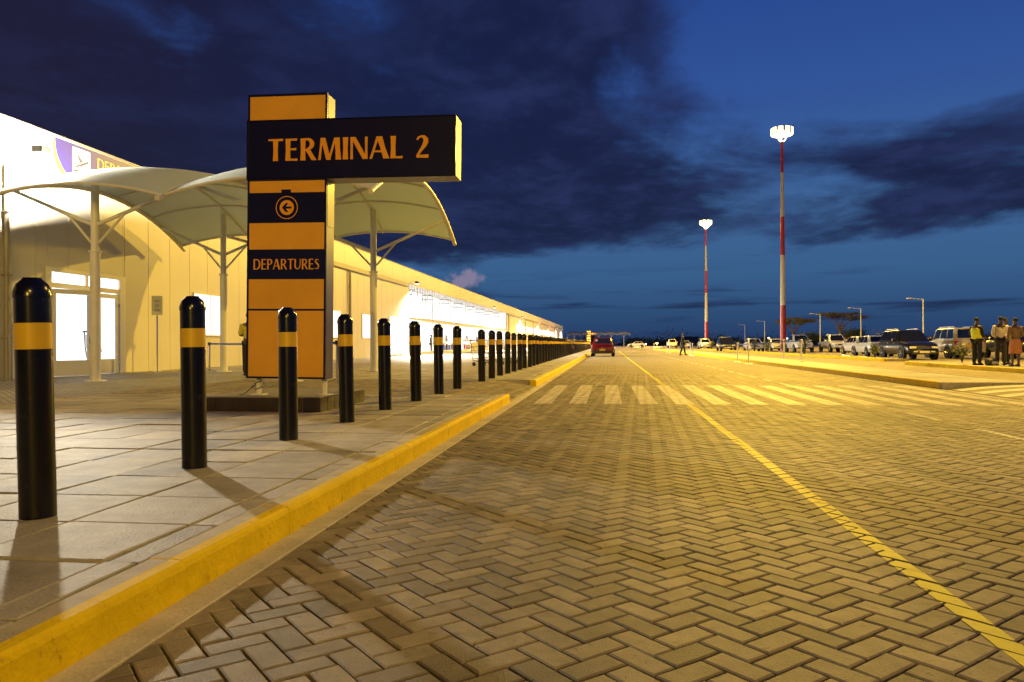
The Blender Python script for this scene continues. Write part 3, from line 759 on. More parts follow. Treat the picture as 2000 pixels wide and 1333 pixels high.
for i, x in enumerate((-12.1, -7.7, -3.3, 1.1, 5.5)):
    if proto_far is None:
        proto_far = make_canopy(-2.3, 2.3, 0, 'x', ys=(20.15,)); o = proto_far
    else: o = copy_tree(proto_far)
    o.location = (x, 272, .02); o.scale = (.95, .95, .93)
    tag(o, ['leftmost', 'second from left', 'middle', 'fourth from left', 'rightmost'][i]+' of the five tiny far canopies across the road end', 'canopy', 'far canopies across the road end')

# ------------------------------------------------------------------ terminal building
XW = -15.2
term = empty('terminal_building', (XW, 18, .15), 0, 'long low cream panelled terminal building with lit windows', 'building')
def tb(mb, name, m, parent=None, smooth=False):
    mb.v = [(p[0]-XW, p[1]-18, p[2]-.15) for p in mb.v]; return mb.build(name, m, parent or term, smooth)
ROOF = 6.82
PWD = 1.255; YS = 6.05
DOORS = [(19.03, 22.28)]
GL = (57.0, 114.0)      # curtain wall
mb = MB(); mb.box(XW-.16, XW-.062, -2, 19.03, .0, ROOF-.02); mb.box(XW-.16, XW-.062, 22.28, 57.0, 0, ROOF-.02); mb.box(XW-.16, XW-.062, 114, 258, 0, ROOF-.02); mb.box(XW-.16, XW-.062, 57, 114, 5.66, ROOF-.02); mb.box(XW-.16, XW-.062, 57, 114, 2.92, 3.08); mb.box(XW-.16, XW-.062, 57, 114, 0, .36); mb.box(XW-.16, XW-.062, 19.03, 22.28, 3.12, ROOF-.02)
tb(mb, 'wall_core', M['seam'])
y = YS-PWD*5
while y < 257:
    a, c = y+.006, y+PWD-.006
    segs = [(.15, 5.60)]
    for d0, d1 in DOORS:
        if a < d1-.05 and c > d0+.05:
            segs = []
            if a < d0-.05: segs.append((.15, 5.60, a, d0-.004))
            if c > d1+.05: segs.append((.15, 5.60, d1+.004, c))
            segs.append((3.13, 5.60, max(a, d0), min(c, d1)))
    if a < GL[1] and c > GL[0]:
        segs = [(.15, .36), (2.92, 3.08)]
        if a < GL[0]: segs = [(.15, 5.60, a, GL[0])]
        elif c > GL[1]: segs = [(.15, 5.60, GL[1], c)]
    for s in segs:
        ya, yb = (s[2], s[3]) if len(s) == 4 else (a, c)
        if yb-ya < .03: continue
        mb = MB(); mb.box(XW-.06, XW, ya, yb, s[0], s[1], .006); tb(mb, 'wall_panel', M['panel'])
    y += PWD
y = YS-PWD*5
while y < 257:
    mb = MB(); mb.box(XW-.06, XW+.05, y+.005, min(y+2*PWD-.005, 258), 5.66, ROOF, .008); tb(mb, 'fascia_panel', M['fascia']); y += 2*PWD
mb = MB(); mb.box(XW-.4, XW+.07, -2, 258, ROOF+.002, ROOF+.05); mb.box(XW-30, XW-.4, -2, 258, ROOF-.2, ROOF+.03); tb(mb, 'roof', M['pipe'])
mb = MB(); mb.box(XW-30, XW-.165, 257.9, 258, 0, ROOF-.2); mb.box(XW-30, XW-29.9, -2, 257.9, 0, ROOF-.2); mb.box(XW-29.9, XW-.165, -2, -1.9, 0, ROOF-.2); tb(mb, 'rear_wall', M['panel'])
mb = MB(); mb.box(XW+.002, XW+.16, 26.0, 56.5, 5.40, 5.655, .01); tb(mb, 'rain_gutter', M['pipe'])
mb = MB(); mb.box(XW+.002, XW+.16, 114.3, 257, 5.40, 5.655, .01); tb(mb, 'rain_gutter', M['pipe'])
for y in (17.5, 43.35, 115.8, 139, 154, 172, 192, 214):
    mb = MB(); mb.tube((XW+.09, y, .15), (XW+.09, y, 5.6), .07, n=12)
    for z in (1.2, 2.8, 4.4): mb.box(XW+.0, XW+.17, y-.09, y+.09, z, z+.03)
    tb(mb, 'downpipe', M['pipe'], smooth=True)
def window(y0, y1, z0, z1, panes, pm=None, fr=.05, x=None):
    x = XW if x is None else x
    mb = MB()
    mb.box(x+.002, x+.045, y0-fr, y0, z0-fr, z1+fr); mb.box(x+.002, x+.045, y1, y1+fr, z0-fr, z1+fr); mb.box(x+.002, x+.045, y0, y1, z1, z1+fr); mb.box(x+.002, x+.06, y0, y1, z0-fr, z0)
    w = (y1-y0)/panes
    for k in range(1, panes): mb.box(x+.002, x+.045, y0+k*w-.025, y0+k*w+.025, z0, z1)
    f = tb(mb, 'window', M['frame'] if pm is None else M['alu'])
    for k in range(panes):
        mb = MB(); a = y0+k*w+(.025 if k else 0); c = y0+(k+1)*w-(.025 if k < panes-1 else 0)
        mb.box(x+.006, x+.018, a+.001, c-.001, z0+.001, z1-.001)
        mb.v = [(p[0]-XW, p[1]-18, p[2]-.15) for p in mb.v]; mb.build('pane', pm or M['lit_pane'], f)
    return f
window(26.4, 28.75, 1.40, 2.92, 2); window(39.5, 41.85, 1.42, 2.90, 2); window(45.78, 48.1, 1.42, 2.90, 2); window(51.7, 54.9, .32, 2.98, 3)
# curtain wall bays
nb = 22; bw = (GL[1]-GL[0])/nb
for k in range(nb):
    a = GL[0]+k*bw
    window(a+.09, a+bw-.09, 3.14, 5.58, 3, M['glass'], .06)
    window(a+.09, a+bw-.09, .42, 2.86, 2, M['glass'], .06)
for k in range(30):
    a = 125.6+k*3.0
    if a > 213: break
    window(a, a+2.6, 3.0, 4.2, 3)
# the hall behind the glass
hall = empty('lit_hall', (XW-4, 85, .15), 0, 'bright white hall behind the glazed front of the terminal', 'hall')
def hb(mb, name, m):
    mb.v = [(p[0]-(XW-4), p[1]-85, p[2]-.15) for p in mb.v]; return mb.build(name, m, hall)
mb = MB(); mb.face([(XW-2.5, 56, .17), (XW-2.5, 116, .17), (XW-2.5, 116, 5.8), (XW-2.5, 56, 5.8)]); mb.face([(XW-.2, 116, .17), (XW-.2, 116, 5.8), (XW-2.5, 116, 5.8), (XW-2.5, 116, .17)]); hb(mb, 'glowing_back_wall', M['lit'])  # emissive backing wall added so the hall looks lit
mb = MB(); mb.box(XW-5, XW-.17, 56, 116, .10, .165); hb(mb, 'floor', M['frame'])
mb = MB(); mb.box(XW-5, XW-.17, 56, 116, 5.85, 5.9); hb(mb, 'ceiling', M['frame'])
for y in range(60, 114, 7):
    mb = MB(); mb.tube((XW-1.5, y, 5.4), (XW-.4, y, 5.4), .04, n=6); mb.tube((XW-1.5, y, 5.0), (XW-.4, y, 5.0), .04, n=6)
    for j in range(3): mb.tube((XW-1.5+j*.4, y, 5.0), (XW-1.2+j*.4, y, 5.4), .02, n=5)
    hb(mb, 'roof_truss', M['pipe'])
for y, h, c in ((66, 1.5, 'belt'), (80.5, 1.3, 'belt'), (92, 1.9, 'tail'), (97, 1.2, 'belt')):
    o = empty('check_in_desk', (XW-1.9, y, .165), 0, {66: 'blue arched desk behind the glass nearest the doors', 80.5: 'blue low desk in the middle of the lit hall', 92: 'red display panel inside the lit hall', 97: 'blue low desk at the far end of the lit hall'}[y], 'desk')
    mb = MB(); mb.box(-.4, .4, -.9, .9, 0, h*.7, .03); mb.build('desk_front', M[c], o)
    mb = MB(); mb.box(-.46, .46, -.96, .96, h*.7+.002, h*.7+.05, .01); mb.box(-.2, -.1, -.4, .4, h*.7+.052, h, .02); mb.build('desk_top', M['frame'], o)
# entrance doors
D0, D1, DT = 19.03, 22.28, 3.12
mb = MB(); x0, x1 = XW-.08, XW+.05
mb.box(x0, x1, D0-.08, D0+.10, .15, DT+.06, .006); mb.box(x0, x1, D1-.22, D1+.08, .15, DT+.06, .006); mb.box(x0, x1, D0+.10, D1-.22, DT-.06, DT+.06, .006); mb.box(x0+.01, x1-.01, D0+.10, D1-.22, 2.62, 2.76); mb.box(x0+.01, x1-.01, 20.52, 20.62, 2.76, DT-.06)
df = tb(mb, 'door_frame', M['frame'])
for a, c in ((D0+.10, 20.52), (20.62, D1-.22)):
    mb = MB(); mb.box(XW-.03, XW-.02, a, c, 2.762, DT-.062); mb.v = [(p[0]-XW, p[1]-18, p[2]-.15) for p in mb.v]; mb.build('transom_pane', M['lit_pane'], df)
def leaf(hinge, side, ang, w=1.42):
    lf = empty('door', (0, hinge-18, 0)); lf.parent = term; CHILD.setdefault(term.as_pointer(), []).append(lf); lf.rotation_euler.z = ang
    h = 2.44; s = side
    fy = lambda a, c: (min(s*a, s*c), max(s*a, s*c))
    mb = MB()
    for a, c in ((0, .13), (w-.13, w)): mb.box(-.025, .025, *fy(a, c), .02, h, .004)
    mb.box(-.025, .025, *fy(.13, w-.13), h-.13, h); mb.box(-.02, .02, *fy(.13, w-.13), .02, .385); mb.box(-.025, .025, *fy(.13, w-.13), .385, .45)
    mb.build('door_frame_rail', M['frame'], lf)
    mb = MB(); mb.box(-.006, .006, *fy(.131, w-.131), .451, h-.131); mb.build('pane', M['glass'], lf)
    mb = MB(); mb.tube((.03, s*(w-.07), 1.02), (.07, s*(w-.07), 1.02), .01, n=6); mb.tube((.07, s*(w-.07), 1.02), (.07, s*(w-.2), 1.02), .01, n=6); mb.box(.0255, .031, *fy(w-.09, w-.05), .92, 1.1); mb.build('handle', M['chrome'], lf)
    mb = MB()
    for z in (.3, 2.05): mb.tube((.03, s*-.01, z), (.03, s*-.01, z+.11), .018, n=8)
    mb.build('hinge', M['chrome'], lf)
leaf(D0+.12, 1, R(-22)); leaf(D1-.24, -1, R(0))
room = empty('lit_lobby', (XW-2, 20.6, .15), 0, 'bright white lobby seen through the open entrance door', 'hall')
mb = MB(); f = lambda pts: mb.face([(p[0]-(XW-2), p[1]-20.6, p[2]-.15) for p in pts])
f([(XW-3.2, 17.6, .16), (XW-3.2, 27, .16), (XW-3.2, 27, 3.4), (XW-3.2, 17.6, 3.4)]); f([(XW-.2, 27, .16), (XW-.2, 27, 3.4), (XW-3.2, 27, 3.4), (XW-3.2, 27, .16)]); mb.build('glowing_back_wall', M['lit'], room)  # emissive backing wall added so the lobby looks lit
mb = MB(); f([(XW-3.2, 17.6, .155), (XW-.06, 17.6, .155), (XW-.06, 27, .155), (XW-3.2, 27, .155)]); f([(XW-3.2, 17.6, 3.45), (XW-.2, 17.6, 3.45), (XW-.2, 27, 3.45), (XW-3.2, 27, 3.45)]); mb.build('floor', M['frame'], room)
# departures banner above the entrance
ban = empty('departures_banner', (XW+.052, 19.24, 5.72), 0, 'blue departures banner with white plane pictogram on the terminal fascia', 'sign')
xf_ban = Matrix(((0, -1, 0, 0), (1, 0, 0, 0), (0, 0, 1, 0), (0, 0, 0, 1)))      # local x runs along the wall
mb = MB(); L_ = 10.5; H_ = 1.07
left = [(0.0, H_), (.02, .82), (.10, .55), (.28, .28), (.55, .06), (.62, 0)]
poly = left+[(L_, 0), (L_, H_)]
mb.face([(p[0], -.006, p[1]) for p in poly]); mb.build('banner_sheet', M['banner'], ban, xf=xf_ban)
mb = MB()
for i in range(len(left)-1):
    a, c = left[i], left[i+1]; wa, wc = .05+.05*i, .05+.05*(i+1)
    mb.face([(a[0]-wa, -.004, a[1]), (c[0]-wc, -.004, c[1]), (c[0], -.004, c[1]), (a[0], -.004, a[1])])
mb.build('yellow_swoosh', M['gold'], ban, xf=xf_ban)
mb = MB(); px, pz = .70, .26; mb.box(px, px+.74, -.012, -.008, pz, pz+.72); pic = mb.build('pictogram_plate', M['pict'], ban, xf=xf_ban)
mb = MB()
for i, q in enumerate(([(.10, .20), (.60, .42), (.66, .44), (.66, .38), (.60, .34), (.14, .14)], [(.30, .30), (.16, .54), (.22, .55), (.44, .38)], [(.34, .26), (.30, .20), (.36, .20), (.52, .34)], [(.10, .20), (.06, .34), (.10, .35), (.18, .25)], [(.02, .02), (.02, .10), (.42, .10), (.42, .02)])):
    a = sum(q[k][0]*q[(k+1) % len(q)][1]-q[(k+1) % len(q)][0]*q[k][1] for k in range(len(q)))
    if a < 0: q = q[::-1]
    mb.face([(px+p[0], -.013-.0004*i, pz+p[1]) for p in q])
mb.build('plane_pictogram', M['pict_dark'], pic, xf=xf_ban)
for mb in lettering('DEPARTURES', .30, 2.75, sw=.12, tw=.07):
    mb.v = [(p[0]+1.78, p[1]-.008, p[2]+.60) for p in mb.v]; mb.build('letter', M['gold'], ban, xf=xf_ban)
# wall flood lamps
FN = ['large overexposed flood lamp on the wall above the entrance canopy', 'bright flood lamp at the near end of the glazed front', 'flood lamp near the far end of the glazed front', 'third flood lamp along the fascia, past the glazed front', 'fourth flood lamp along the fascia, far off', 'fifth flood lamp along the fascia, tiny', 'next to last tiny flood lamp at the far end of the terminal', 'farthest flood lamp at the end of the terminal']
for i, (y, z, pw, rx) in enumerate(((17.4, 5.84, 1.0, .74), (58.0, 5.75, .6, 0), (98.8, 5.75, .6, 0), (131.6, 5.6, .6, 0), (164.5, 5.55, .6, 0), (192.7, 5.5, .6, 0), (222, 5.5, .6, 0), (247, 5.5, .6, 0))):
    fl = empty('flood_lamp', (XW+.05, y, z), 0, FN[i], 'lamp', 'flood lamps along the terminal')
    mb = MB(); mb.box(.0, .34+rx, -.02, .02, .162, .19); mb.build('bracket', M['dark'], fl)
    mb = MB(); mb.box(.22+rx, .50+rx, -.19, .19, -.03, .16, .02); mb.build('housing', M['dark'], fl)
    mb = MB(); mb.box(.24+rx, .48+rx, -.17, .17, -.045, -.032); mb.build('lens', M['lamp_hot'], fl)
    if i == 0: point_light('flood_light', (.42+rx, 0, -.18), FLOOD, FLOOD_POWER, .17, fl)
    else:      # floods past the entrance are hooded and thrown outwards
        d = bpy.data.lights.new('flood_light', 'SPOT'); d.color = FLOOD; d.energy = 40000; d.shadow_soft_size = .1; d.spot_size = R(158); d.spot_blend = .6
        lt = bpy.data.objects.new('flood_light', d); COL.objects.link(lt); lt.parent = fl; lt.location = (.53, 0, -.06); lt.rotation_euler = (0, R(-32), 0)

# ------------------------------------------------------------------ high masts
def make_mast():
    root = empty('light_mast')
    Hm = 24.0; bands_ = [(0, 4.95), (4.95, 10.3), (10.3, 14.4), (14.4, 19.1), (19.1, 22.3)]
    rz = lambda z: .33-.22*z/Hm
    for i, (a, c) in enumerate(bands_):
        mb = MB(); mb.lathe([(rz(a), a), (rz(c), c)], n=18); mb.build('pole_section', M['red'] if i % 2 == 0 else M['cream'], root, True)
    mb = MB(); mb.lathe([(.55, 0), (.55, .04), (.33, .04)], n=18); mb.build('base_flange', M['post_grey'], root, True)
    mb = MB(); mb.lathe([(.125, 22.3), (.22, 22.3), (.22, 22.36), (0, 22.37)], n=14); mb.path([(.95*math.cos(t*math.pi/12), .95*math.sin(t*math.pi/12), 23.55) for t in range(25)], .035, 6, False)  # collar disc added to keep the lamp's light off the pole
    for k in range(4): mb.tube((.16*math.cos(k*math.pi/2), .16*math.sin(k*math.pi/2), 22.34), (.95*math.cos(k*math.pi/2), .95*math.sin(k*math.pi/2), 23.55), .025, n=6)
    ring = mb.build('head_frame', M['post_grey'], root, True)
    for k in range(10):
        a = 2*math.pi*k/10; rot = Matrix.Rotation(a, 4, 'Z')
        mb = MB(); mb.box(.86, 1.10, -.26, .26, 23.12, 23.84, .03); f_ = mb.build('floodlight', M['post_grey'], root, xf=rot)
        mb = MB(); mb.box(1.105, 1.13, -.24, .24, 23.14, 23.82); mb.box(.88, 1.08, -.24, .24, 23.08, 23.115); mb.build('lens', M['mast_hot'], f_, xf=rot)
    lt = point_light('mast_light', (0, 0, 22.85), SODIUM, MAST_POWER, .13, root); CHILD.setdefault(root.as_pointer(), []).append(lt)
    return root
m0 = make_mast()
for i, (x, y, lab) in enumerate(((18.5, 84, 'taller nearer red and cream banded light mast with lit head'), (18.2, 145.5, 'farther red and cream banded light mast with lit head'), (19.6, 34.0, 'red and cream light mast beside the people, right of the frame'), (18.6, -39, 'red and cream light mast behind the camera'), (18.6, -100, 'red and cream light mast far behind the camera'))):
    o = m0 if i == 0 else copy_tree(m0)
    o.location = (x, y, 0); tag(o, lab, 'light mast', 'light masts along the car park')
    for c in list(CHILD[o.as_pointer()]):
        if c.type == 'LIGHT':
            c.data = c.data.copy(); c.data.energy = MAST_POWER*(1.8, 1.8, 1.7, .55, 2.6)[i]
            if i == 2:      # this head is aimed over the car park and the crossing
                d = bpy.data.lights.new('mast_light', 'SPOT'); d.color = SODIUM; d.energy = MAST_POWER*1.45; d.shadow_soft_size = .5; d.spot_size = R(100); d.spot_blend = .75
                lo = bpy.data.objects.new('mast_light', d); COL.objects.link(lo); lo.parent = o; lo.location = (0, 0, 22.85)
                lo.rotation_euler = Vector((9-19.6, 31-34, -22.6)).to_track_quat('-Z', 'Y').to_euler(); bpy.data.objects.remove(c)

# ------------------------------------------------------------------ vehicles
def paint(name, c, metal=.3): return mat('paint_'+name, c, .28, metal=metal, var=.05, vs=1.5, coat=.6)
PAINT = {'red': paint('red', (.14, .006, .006)), 'black': paint('black', (.006, .006, .007), 0), 'white': paint('white', (.70, .66, .56), 0), 'silver': paint('silver', (.60, .58, .52), .15), 'gold': paint('gold', (.58, .52, .38), .1)}
KIND = dict(
    sedan=dict(L=4.45, W=1.74, H=1.45, belt=.92, cb=(-1.75, 1.05), ct=(-1.05, .25), hood=.90, deck=.98, zb=.22, wr=.31, nose=.60, tail=.78),
    hatch=dict(L=4.2, W=1.76, H=1.46, belt=.93, cb=(-2.0, 1.05), ct=(-1.45, .25), hood=.90, deck=.93, zb=.22, wr=.31, nose=.62, tail=.80),
    suv=dict(L=4.6, W=1.84, H=1.68, belt=1.06, cb=(-2.22, 1.10), ct=(-1.85, .35), hood=1.02, deck=1.06, zb=.28, wr=.36, nose=.72, tail=.95),
    boxsuv=dict(L=4.65, W=1.80, H=1.80, belt=1.12, cb=(-2.28, .95), ct=(-2.15, .42), hood=1.08, deck=1.12, zb=.36, wr=.38, nose=.80, tail=1.05),
    pickup=dict(L=5.1, W=1.84, H=1.77, belt=1.10, cb=(-.72, 1.15), ct=(-.45, .45), hood=1.07, deck=1.02, zb=.36, wr=.38, nose=.82, tail=1.0),
    van=dict(L=5.4, W=1.95, H=2.55, belt=1.30, cb=(-2.62, 2.35), ct=(-2.58, 1.75), hood=1.22, deck=1.30, zb=.30, wr=.36, nose=1.0, tail=1.28))
def car_proto(kind, colour, plate='plate'):
    K = KIND[kind]; L2 = K['L']/2; W2 = K['W']/2; root = empty('car'); pm = PAINT[colour]
    zb, belt = K['zb'], K['belt']
    hood0 = K['cb'][1]; tr0 = K['cb'][0]
    st = [(-L2, zb+.16, K['tail']-.06, .86), (-L2+.07, zb+.05, K['tail']+.05, .95), (-L2+.28, zb, K['deck'], .985), (tr0+.25 if kind != 'pickup' else tr0-.5, zb, max(K['deck'], belt-.05), 1.0), (tr0*.3, zb, belt, 1.0), (hood0-.1, zb, belt-.01, 1.0), (L2-.75, zb, K['hood']-.03, .985), (L2-.32, zb+.02, K['hood']-.12, .93), (L2-.08, zb+.07, K['nose'], .83), (L2, zb+.16, K['nose']-.14, .74)]
    st.sort(key=lambda q: q[0])
    rings = []
    for y, z0, z1, wf in st:
        w = W2*wf; h = z1-z0
        half = [(0, z0), (w*.80, z0), (w*.95, z0+.10*h), (w*.995, z0+.35*h), (w, z0+.55*h), (w*.975, z0+.78*h), (w*.91, z0+.94*h), (w*.75, z0+h), (0, z0+h+.025)]
        ring = half+[(-p[0], p[1]) for p in half[-2:0:-1]]
        rings.append([(p[0], y, p[1]) for p in ring])
    mb = MB(); n = len(rings[0]); b0 = len(mb.v)
    for r_ in rings: mb.v += r_
    for i in range(len(rings)-1):
        for k in range(n):
            k2 = (k+1) % n; mb.f.append((i*n+k, (i+1)*n+k, (i+1)*n+k2, i*n+k2)); mb.mi.append(0)
    mb.f.append(tuple(range(n))); mb.mi.append(0); mb.f.append(tuple((len(rings)-1)*n+k for k in reversed(range(n)))); mb.mi.append(0)
    body = mb.build('body', pm, root, True)
    # cabin
    wb, wt = W2*.93, W2*(.72 if kind not in ('van', 'boxsuv') else .84)
    H = K['H']; layers = [(0, belt-.06, 0), (.5, None, 0), (.93, None, 0), (1.0, None, .10)]
    def cab(t):
        z = belt-.06+(H-belt+.06)*t; y0 = K['cb'][0]+(K['ct'][0]-K['cb'][0])*t; y1 = K['cb'][1]+(K['ct'][1]-K['cb'][1])*t; w = wb+(wt-wb)*t
        return z, y0, y1, w
    mb = MB(); rr = []
    for t, ins in ((0, 0), (.5, 0), (.90, 0), (.97, .035), (1.0, .13)):
        z, y0, y1, w = cab(t); y0 += ins; y1 -= ins; w -= ins; c = .12
        rr.append([(-w+c, y0, z), (w-c, y0, z), (w, y0+c, z), (w, (y0+y1)/2, z), (w, y1-c*1.4, z), (w-c*1.2, y1, z), (-w+c*1.2, y1, z), (-w, y1-c*1.4, z), (-w, (y0+y1)/2, z), (-w, y0+c, z)])
    n = 10
    for r_ in rr: mb.v += r_
    for i in range(len(rr)-1):
        for k in range(n):
            k2 = (k+1) % n; mb.f.append((i*n+k, i*n+k2, (i+1)*n+k2, (i+1)*n+k)); mb.mi.append(0)
    mb.f.append(tuple((len(rr)-1)*n+k for k in range(n))); mb.mi.append(0)
    mb.build('cabin', pm, root, True)
    def q4(name, pts, m, par=root):
        m_ = MB(); m_.face(pts); return m_.build(name, m, par)
    e = .012; ta, tz = .16, .88
    za, y0a, y1a, wa = cab(ta); zz, y0z, y1z, wz = cab(tz)
    q4('windscreen', [(-wa+.17, y1a+e, za), (-wz+.15, y1z+e, zz), (wz-.15, y1z+e, zz), (wa-.17, y1a+e, za)], M['car_glass'])
    q4('rear_window', [(wa-.15, y0a-e, za+.03), (wz-.14, y0z-e, zz), (-wz+.14, y0z-e, zz), (-wa+.15, y0a-e, za+.03)], M['car_glass'])
    nw = 2 if kind in ('sedan', 'pickup') else 3
    for s in (-1, 1):
        for k in range(nw):
            f0, f1 = k/nw+.02, (k+1)/nw-.02
            ya_, yb_ = y0a+.15+(y1a-.22-y0a-.15)*f0, y0a+.15+(y1a-.22-y0a-.15)*f1; yc_, yd_ = y0z+.13+(y1z-.18-y0z-.13)*f1, y0z+.13+(y1z-.18-y0z-.13)*f0
            p = [(s*(wa+e), ya_, za), (s*(wa+e), yb_, za), (s*(wz+e), yc_, zz), (s*(wz+e), yd_, zz)]
            q4('side_window', p if s > 0 else p[::-1], M['car_glass'])
    if kind == 'pickup':
        m_ = MB(); m_.face([(-W2+.16, -L2+.14, K['deck']+.04), (W2-.16, -L2+.14, K['deck']+.04), (W2-.16, K['cb'][0]-.1, K['deck']+.04), (-W2+.16, K['cb'][0]-.1, K['deck']+.04)]); m_.build('bed_shade_sheet', M['dark'], root)  # flat dark sheet painting the shade of the open bed
    # wheels, and flat dark discs painting the shade of the wheel wells
    for sx in (-1, 1):
        for wy in (-L2+.88, L2-.86):
            wr = K['wr']; c = (sx*(W2-.10), wy, wr)
            m_ = MB(); m_.lathe([(wr+.075, 0), (wr+.075, sx*.012), (0, sx*.012)], (sx*(W2-.012), wy, wr+.02), 22, 'X'); m_.build('wheel_well_shade', M['dark'], root)
            wh = empty('wheel', c); wh.parent = root; CHILD.setdefault(root.as_pointer(), []).append(wh)
            m_ = MB(); m_.lathe([(wr*.6, .12*sx), (wr*.92, .125*sx), (wr, .09*sx), (wr, -.10*sx), (wr*.6, -.10*sx)], (0, 0, 0), 22, 'X'); m_.build('tyre', M['rubber'], wh, True)
            m_ = MB(); m_.lathe([(wr*.62, .118*sx), (wr*.56, .09*sx), (wr*.2, .10*sx), (wr*.14, .128*sx), (0, .128*sx)], (0, 0, 0), 22, 'X')
            for k in range(6):
                a = 2*math.pi*k/6; m_.tube((.115*sx, .05*math.cos(a), .05*math.sin(a)), (.122*sx, wr*.6*math.cos(a), wr*.6*math.sin(a)), .026, n=5)
            m_.build('rim', M['rim'], wh, True)
    # lamps, bumpers, plates, mirrors
    zl = K['nose']-.03
    for s in (-1, 1):
        m_ = MB(); a, c = sorted((s*W2*.42, s*W2*.80)); m_.box(a, c, L2-.20, L2-.035, zl-.10, zl+.05, .03); m_.build('headlamp', M['head'], root)
        m_ = MB(); a, c = sorted((s*W2*.62, s*W2*.93)); zt = K['tail']; hh = .16 if kind in ('sedan', 'hatch') else .26; m_.box(a, c, -L2+.005, -L2+.14, zt-hh, zt-.01, .03); m_.build('tail_lamp', M['tail'], root)
        m_ = MB(); a, c = sorted((s*(W2*.93), s*(W2+.17))); m_.box(a, c, K['cb'][1]-.52, K['cb'][1]-.36, belt-.02, belt+.13, .03); m_.build('wing_mirror', pm, root)
        m_ = MB(); a, c = sorted((s*W2*.35, s*W2*.62)); m_.box(a, c, L2-.06, L2+.004, zb+.14, zb+.22, .015); m_.build('fog_lamp', M['head'], root)
        for yy in ((-.55, .35) if kind != 'pickup' else (-.2, .55)):
            m_ = MB(); a, c = sorted((s*(W2-.005), s*(W2+.018))); m_.box(a, c, yy, yy+.16, belt-.16, belt-.13, .008); m_.build('door_handle', M['chrome'], body)
    m_ = MB(); m_.box(-W2*.40, W2*.40, L2-.075, L2+.006, zl-.10, zl+.02, .02); m_.build('grille', M['dark'], root)
    m_ = MB(); m_.box(-W2*.36, W2*.36, L2+.0065, L2+.014, zl-.055, zl-.035); m_.build('grille_bar', M['chrome'], root)
    m_ = MB(); m_.box(-W2*.70, W2*.70, L2-.10, L2+.035, zb+.03, zb+.13, .03); m_.build('front_bumper', M['dark'], root)
    m_ = MB(); m_.box(-W2*.86, W2*.86, -L2-.03, -L2+.14, zb+.02, zb+.20, .04); m_.build('rear_bumper', M['dark'] if kind in ('sedan', 'hatch') else pm, root)
    m_ = MB(); m_.box(-.26, .26, L2+.036, L2+.046, zb+.10, zb+.22); m_.build('number_plate', M['plate_white'], root)
    zp = K['tail']-.20; m_ = MB(); m_.box(-.22, .22, -L2-.046, -L2-.034 if False else -L2+.01, zp-.14, zp+.0); m_.build('number_plate', M[plate], root)
    m_ = MB(); m_.box(-.05, .05, -L2-.012, -L2+.02, zp+.06, zp+.10, .01); m_.build('boot_badge', M['chrome'], root)
    if kind in ('suv', 'boxsuv', 'pickup'):
        for s in (-1, 1):
            m_ = MB(); m_.path([(s*(wt-.1), K['ct'][0]+.25, H-.01), (s*(wt-.1), K['ct'][0]+.3, H+.05), (s*(wt-.1), K['ct'][1]-.3, H+.05), (s*(wt-.1), K['ct'][1]-.25, H-.01)], .018, 6); m_.build('roof_rail', M['chrome'], root)
    return root
CP = {}
def car(kind, colour, x, y, head, label, cat='car', group='cars in the car park'):
    k = (kind, colour)
    if k not in CP: CP[k] = car_proto(kind, colour); o = CP[k]
    else: o = copy_tree(CP[k])
    o.location = (x, y, 0); o.rotation_euler = (0, 0, 0 if head > 0 else math.pi); o.rotation_euler.z += R(random.uniform(-1.5, 1.5))
    o.name = {'pickup': 'pickup_truck', 'van': 'van'}.get(kind, 'car'); tag(o, label, cat, group); return o
red = car('sedan', 'red', -.40, 60.0, 1, 'dark red sedan seen from behind, stopped on the road by the kerb', group='vehicles on the road')
m_ = MB(); m_.box(-.55, -.38, -1.62, -1.612, 1.15, 1.30); stk = m_.build('window_sticker', M['pict'], red)
car('suv', 'black', 17.1, 46.3, -1, 'glossy black sport utility car facing the camera beside the gold one')
car('boxsuv', 'gold', 20.5, 48.6, 1, 'gold sport utility car seen from behind, next to the people')
car('boxsuv', 'black', 23.4, 47.6, 1, 'black sport utility car behind the man in the yellow vest')
car('van', 'white', 27.6, 49.2, -1, 'tall white van cut off by the right edge of the photo', 'van')
car('hatch', 'silver', 20.5, 65.8, 1, 'silver hatchback seen from behind near the second lamp post')
car('pickup', 'white', 19.2, 80.2, -1, 'white pickup facing the camera right beside the near mast', 'pickup')
car('pickup', 'silver', 22.4, 79.4, -1, 'silver pickup facing the camera beside the white pickup', 'pickup')
car('hatch', 'white', 16.6, 90.3, -1, 'white hatchback behind the white barrier posts')
car('suv', 'black', 14.3, 95.6, -1, 'black sport utility car just left of the white hatchback')
car('sedan', 'silver', 20.0, 95.0, -1, 'silver sedan half hidden left of the near mast')
car('suv', 'white', 15.8, 128.5, -1, 'white sport utility car at the foot of the far mast')
car('hatch', 'silver', 15.0, 152, -1, 'small distant silver hatchback left of the far mast')
car('pickup', 'white', 12.9, 158, -1, 'distant white pickup right of the walking man', 'pickup')
car('sedan', 'white', 7.0, 190, 1, 'distant white sedan by the far canopies').rotation_euler.z = R(80)
car('sedan', 'silver', 17.9, 50.9, 1, 'silver car nose just showing behind the black sport utility car').location = (18.9, 57.6, 0)

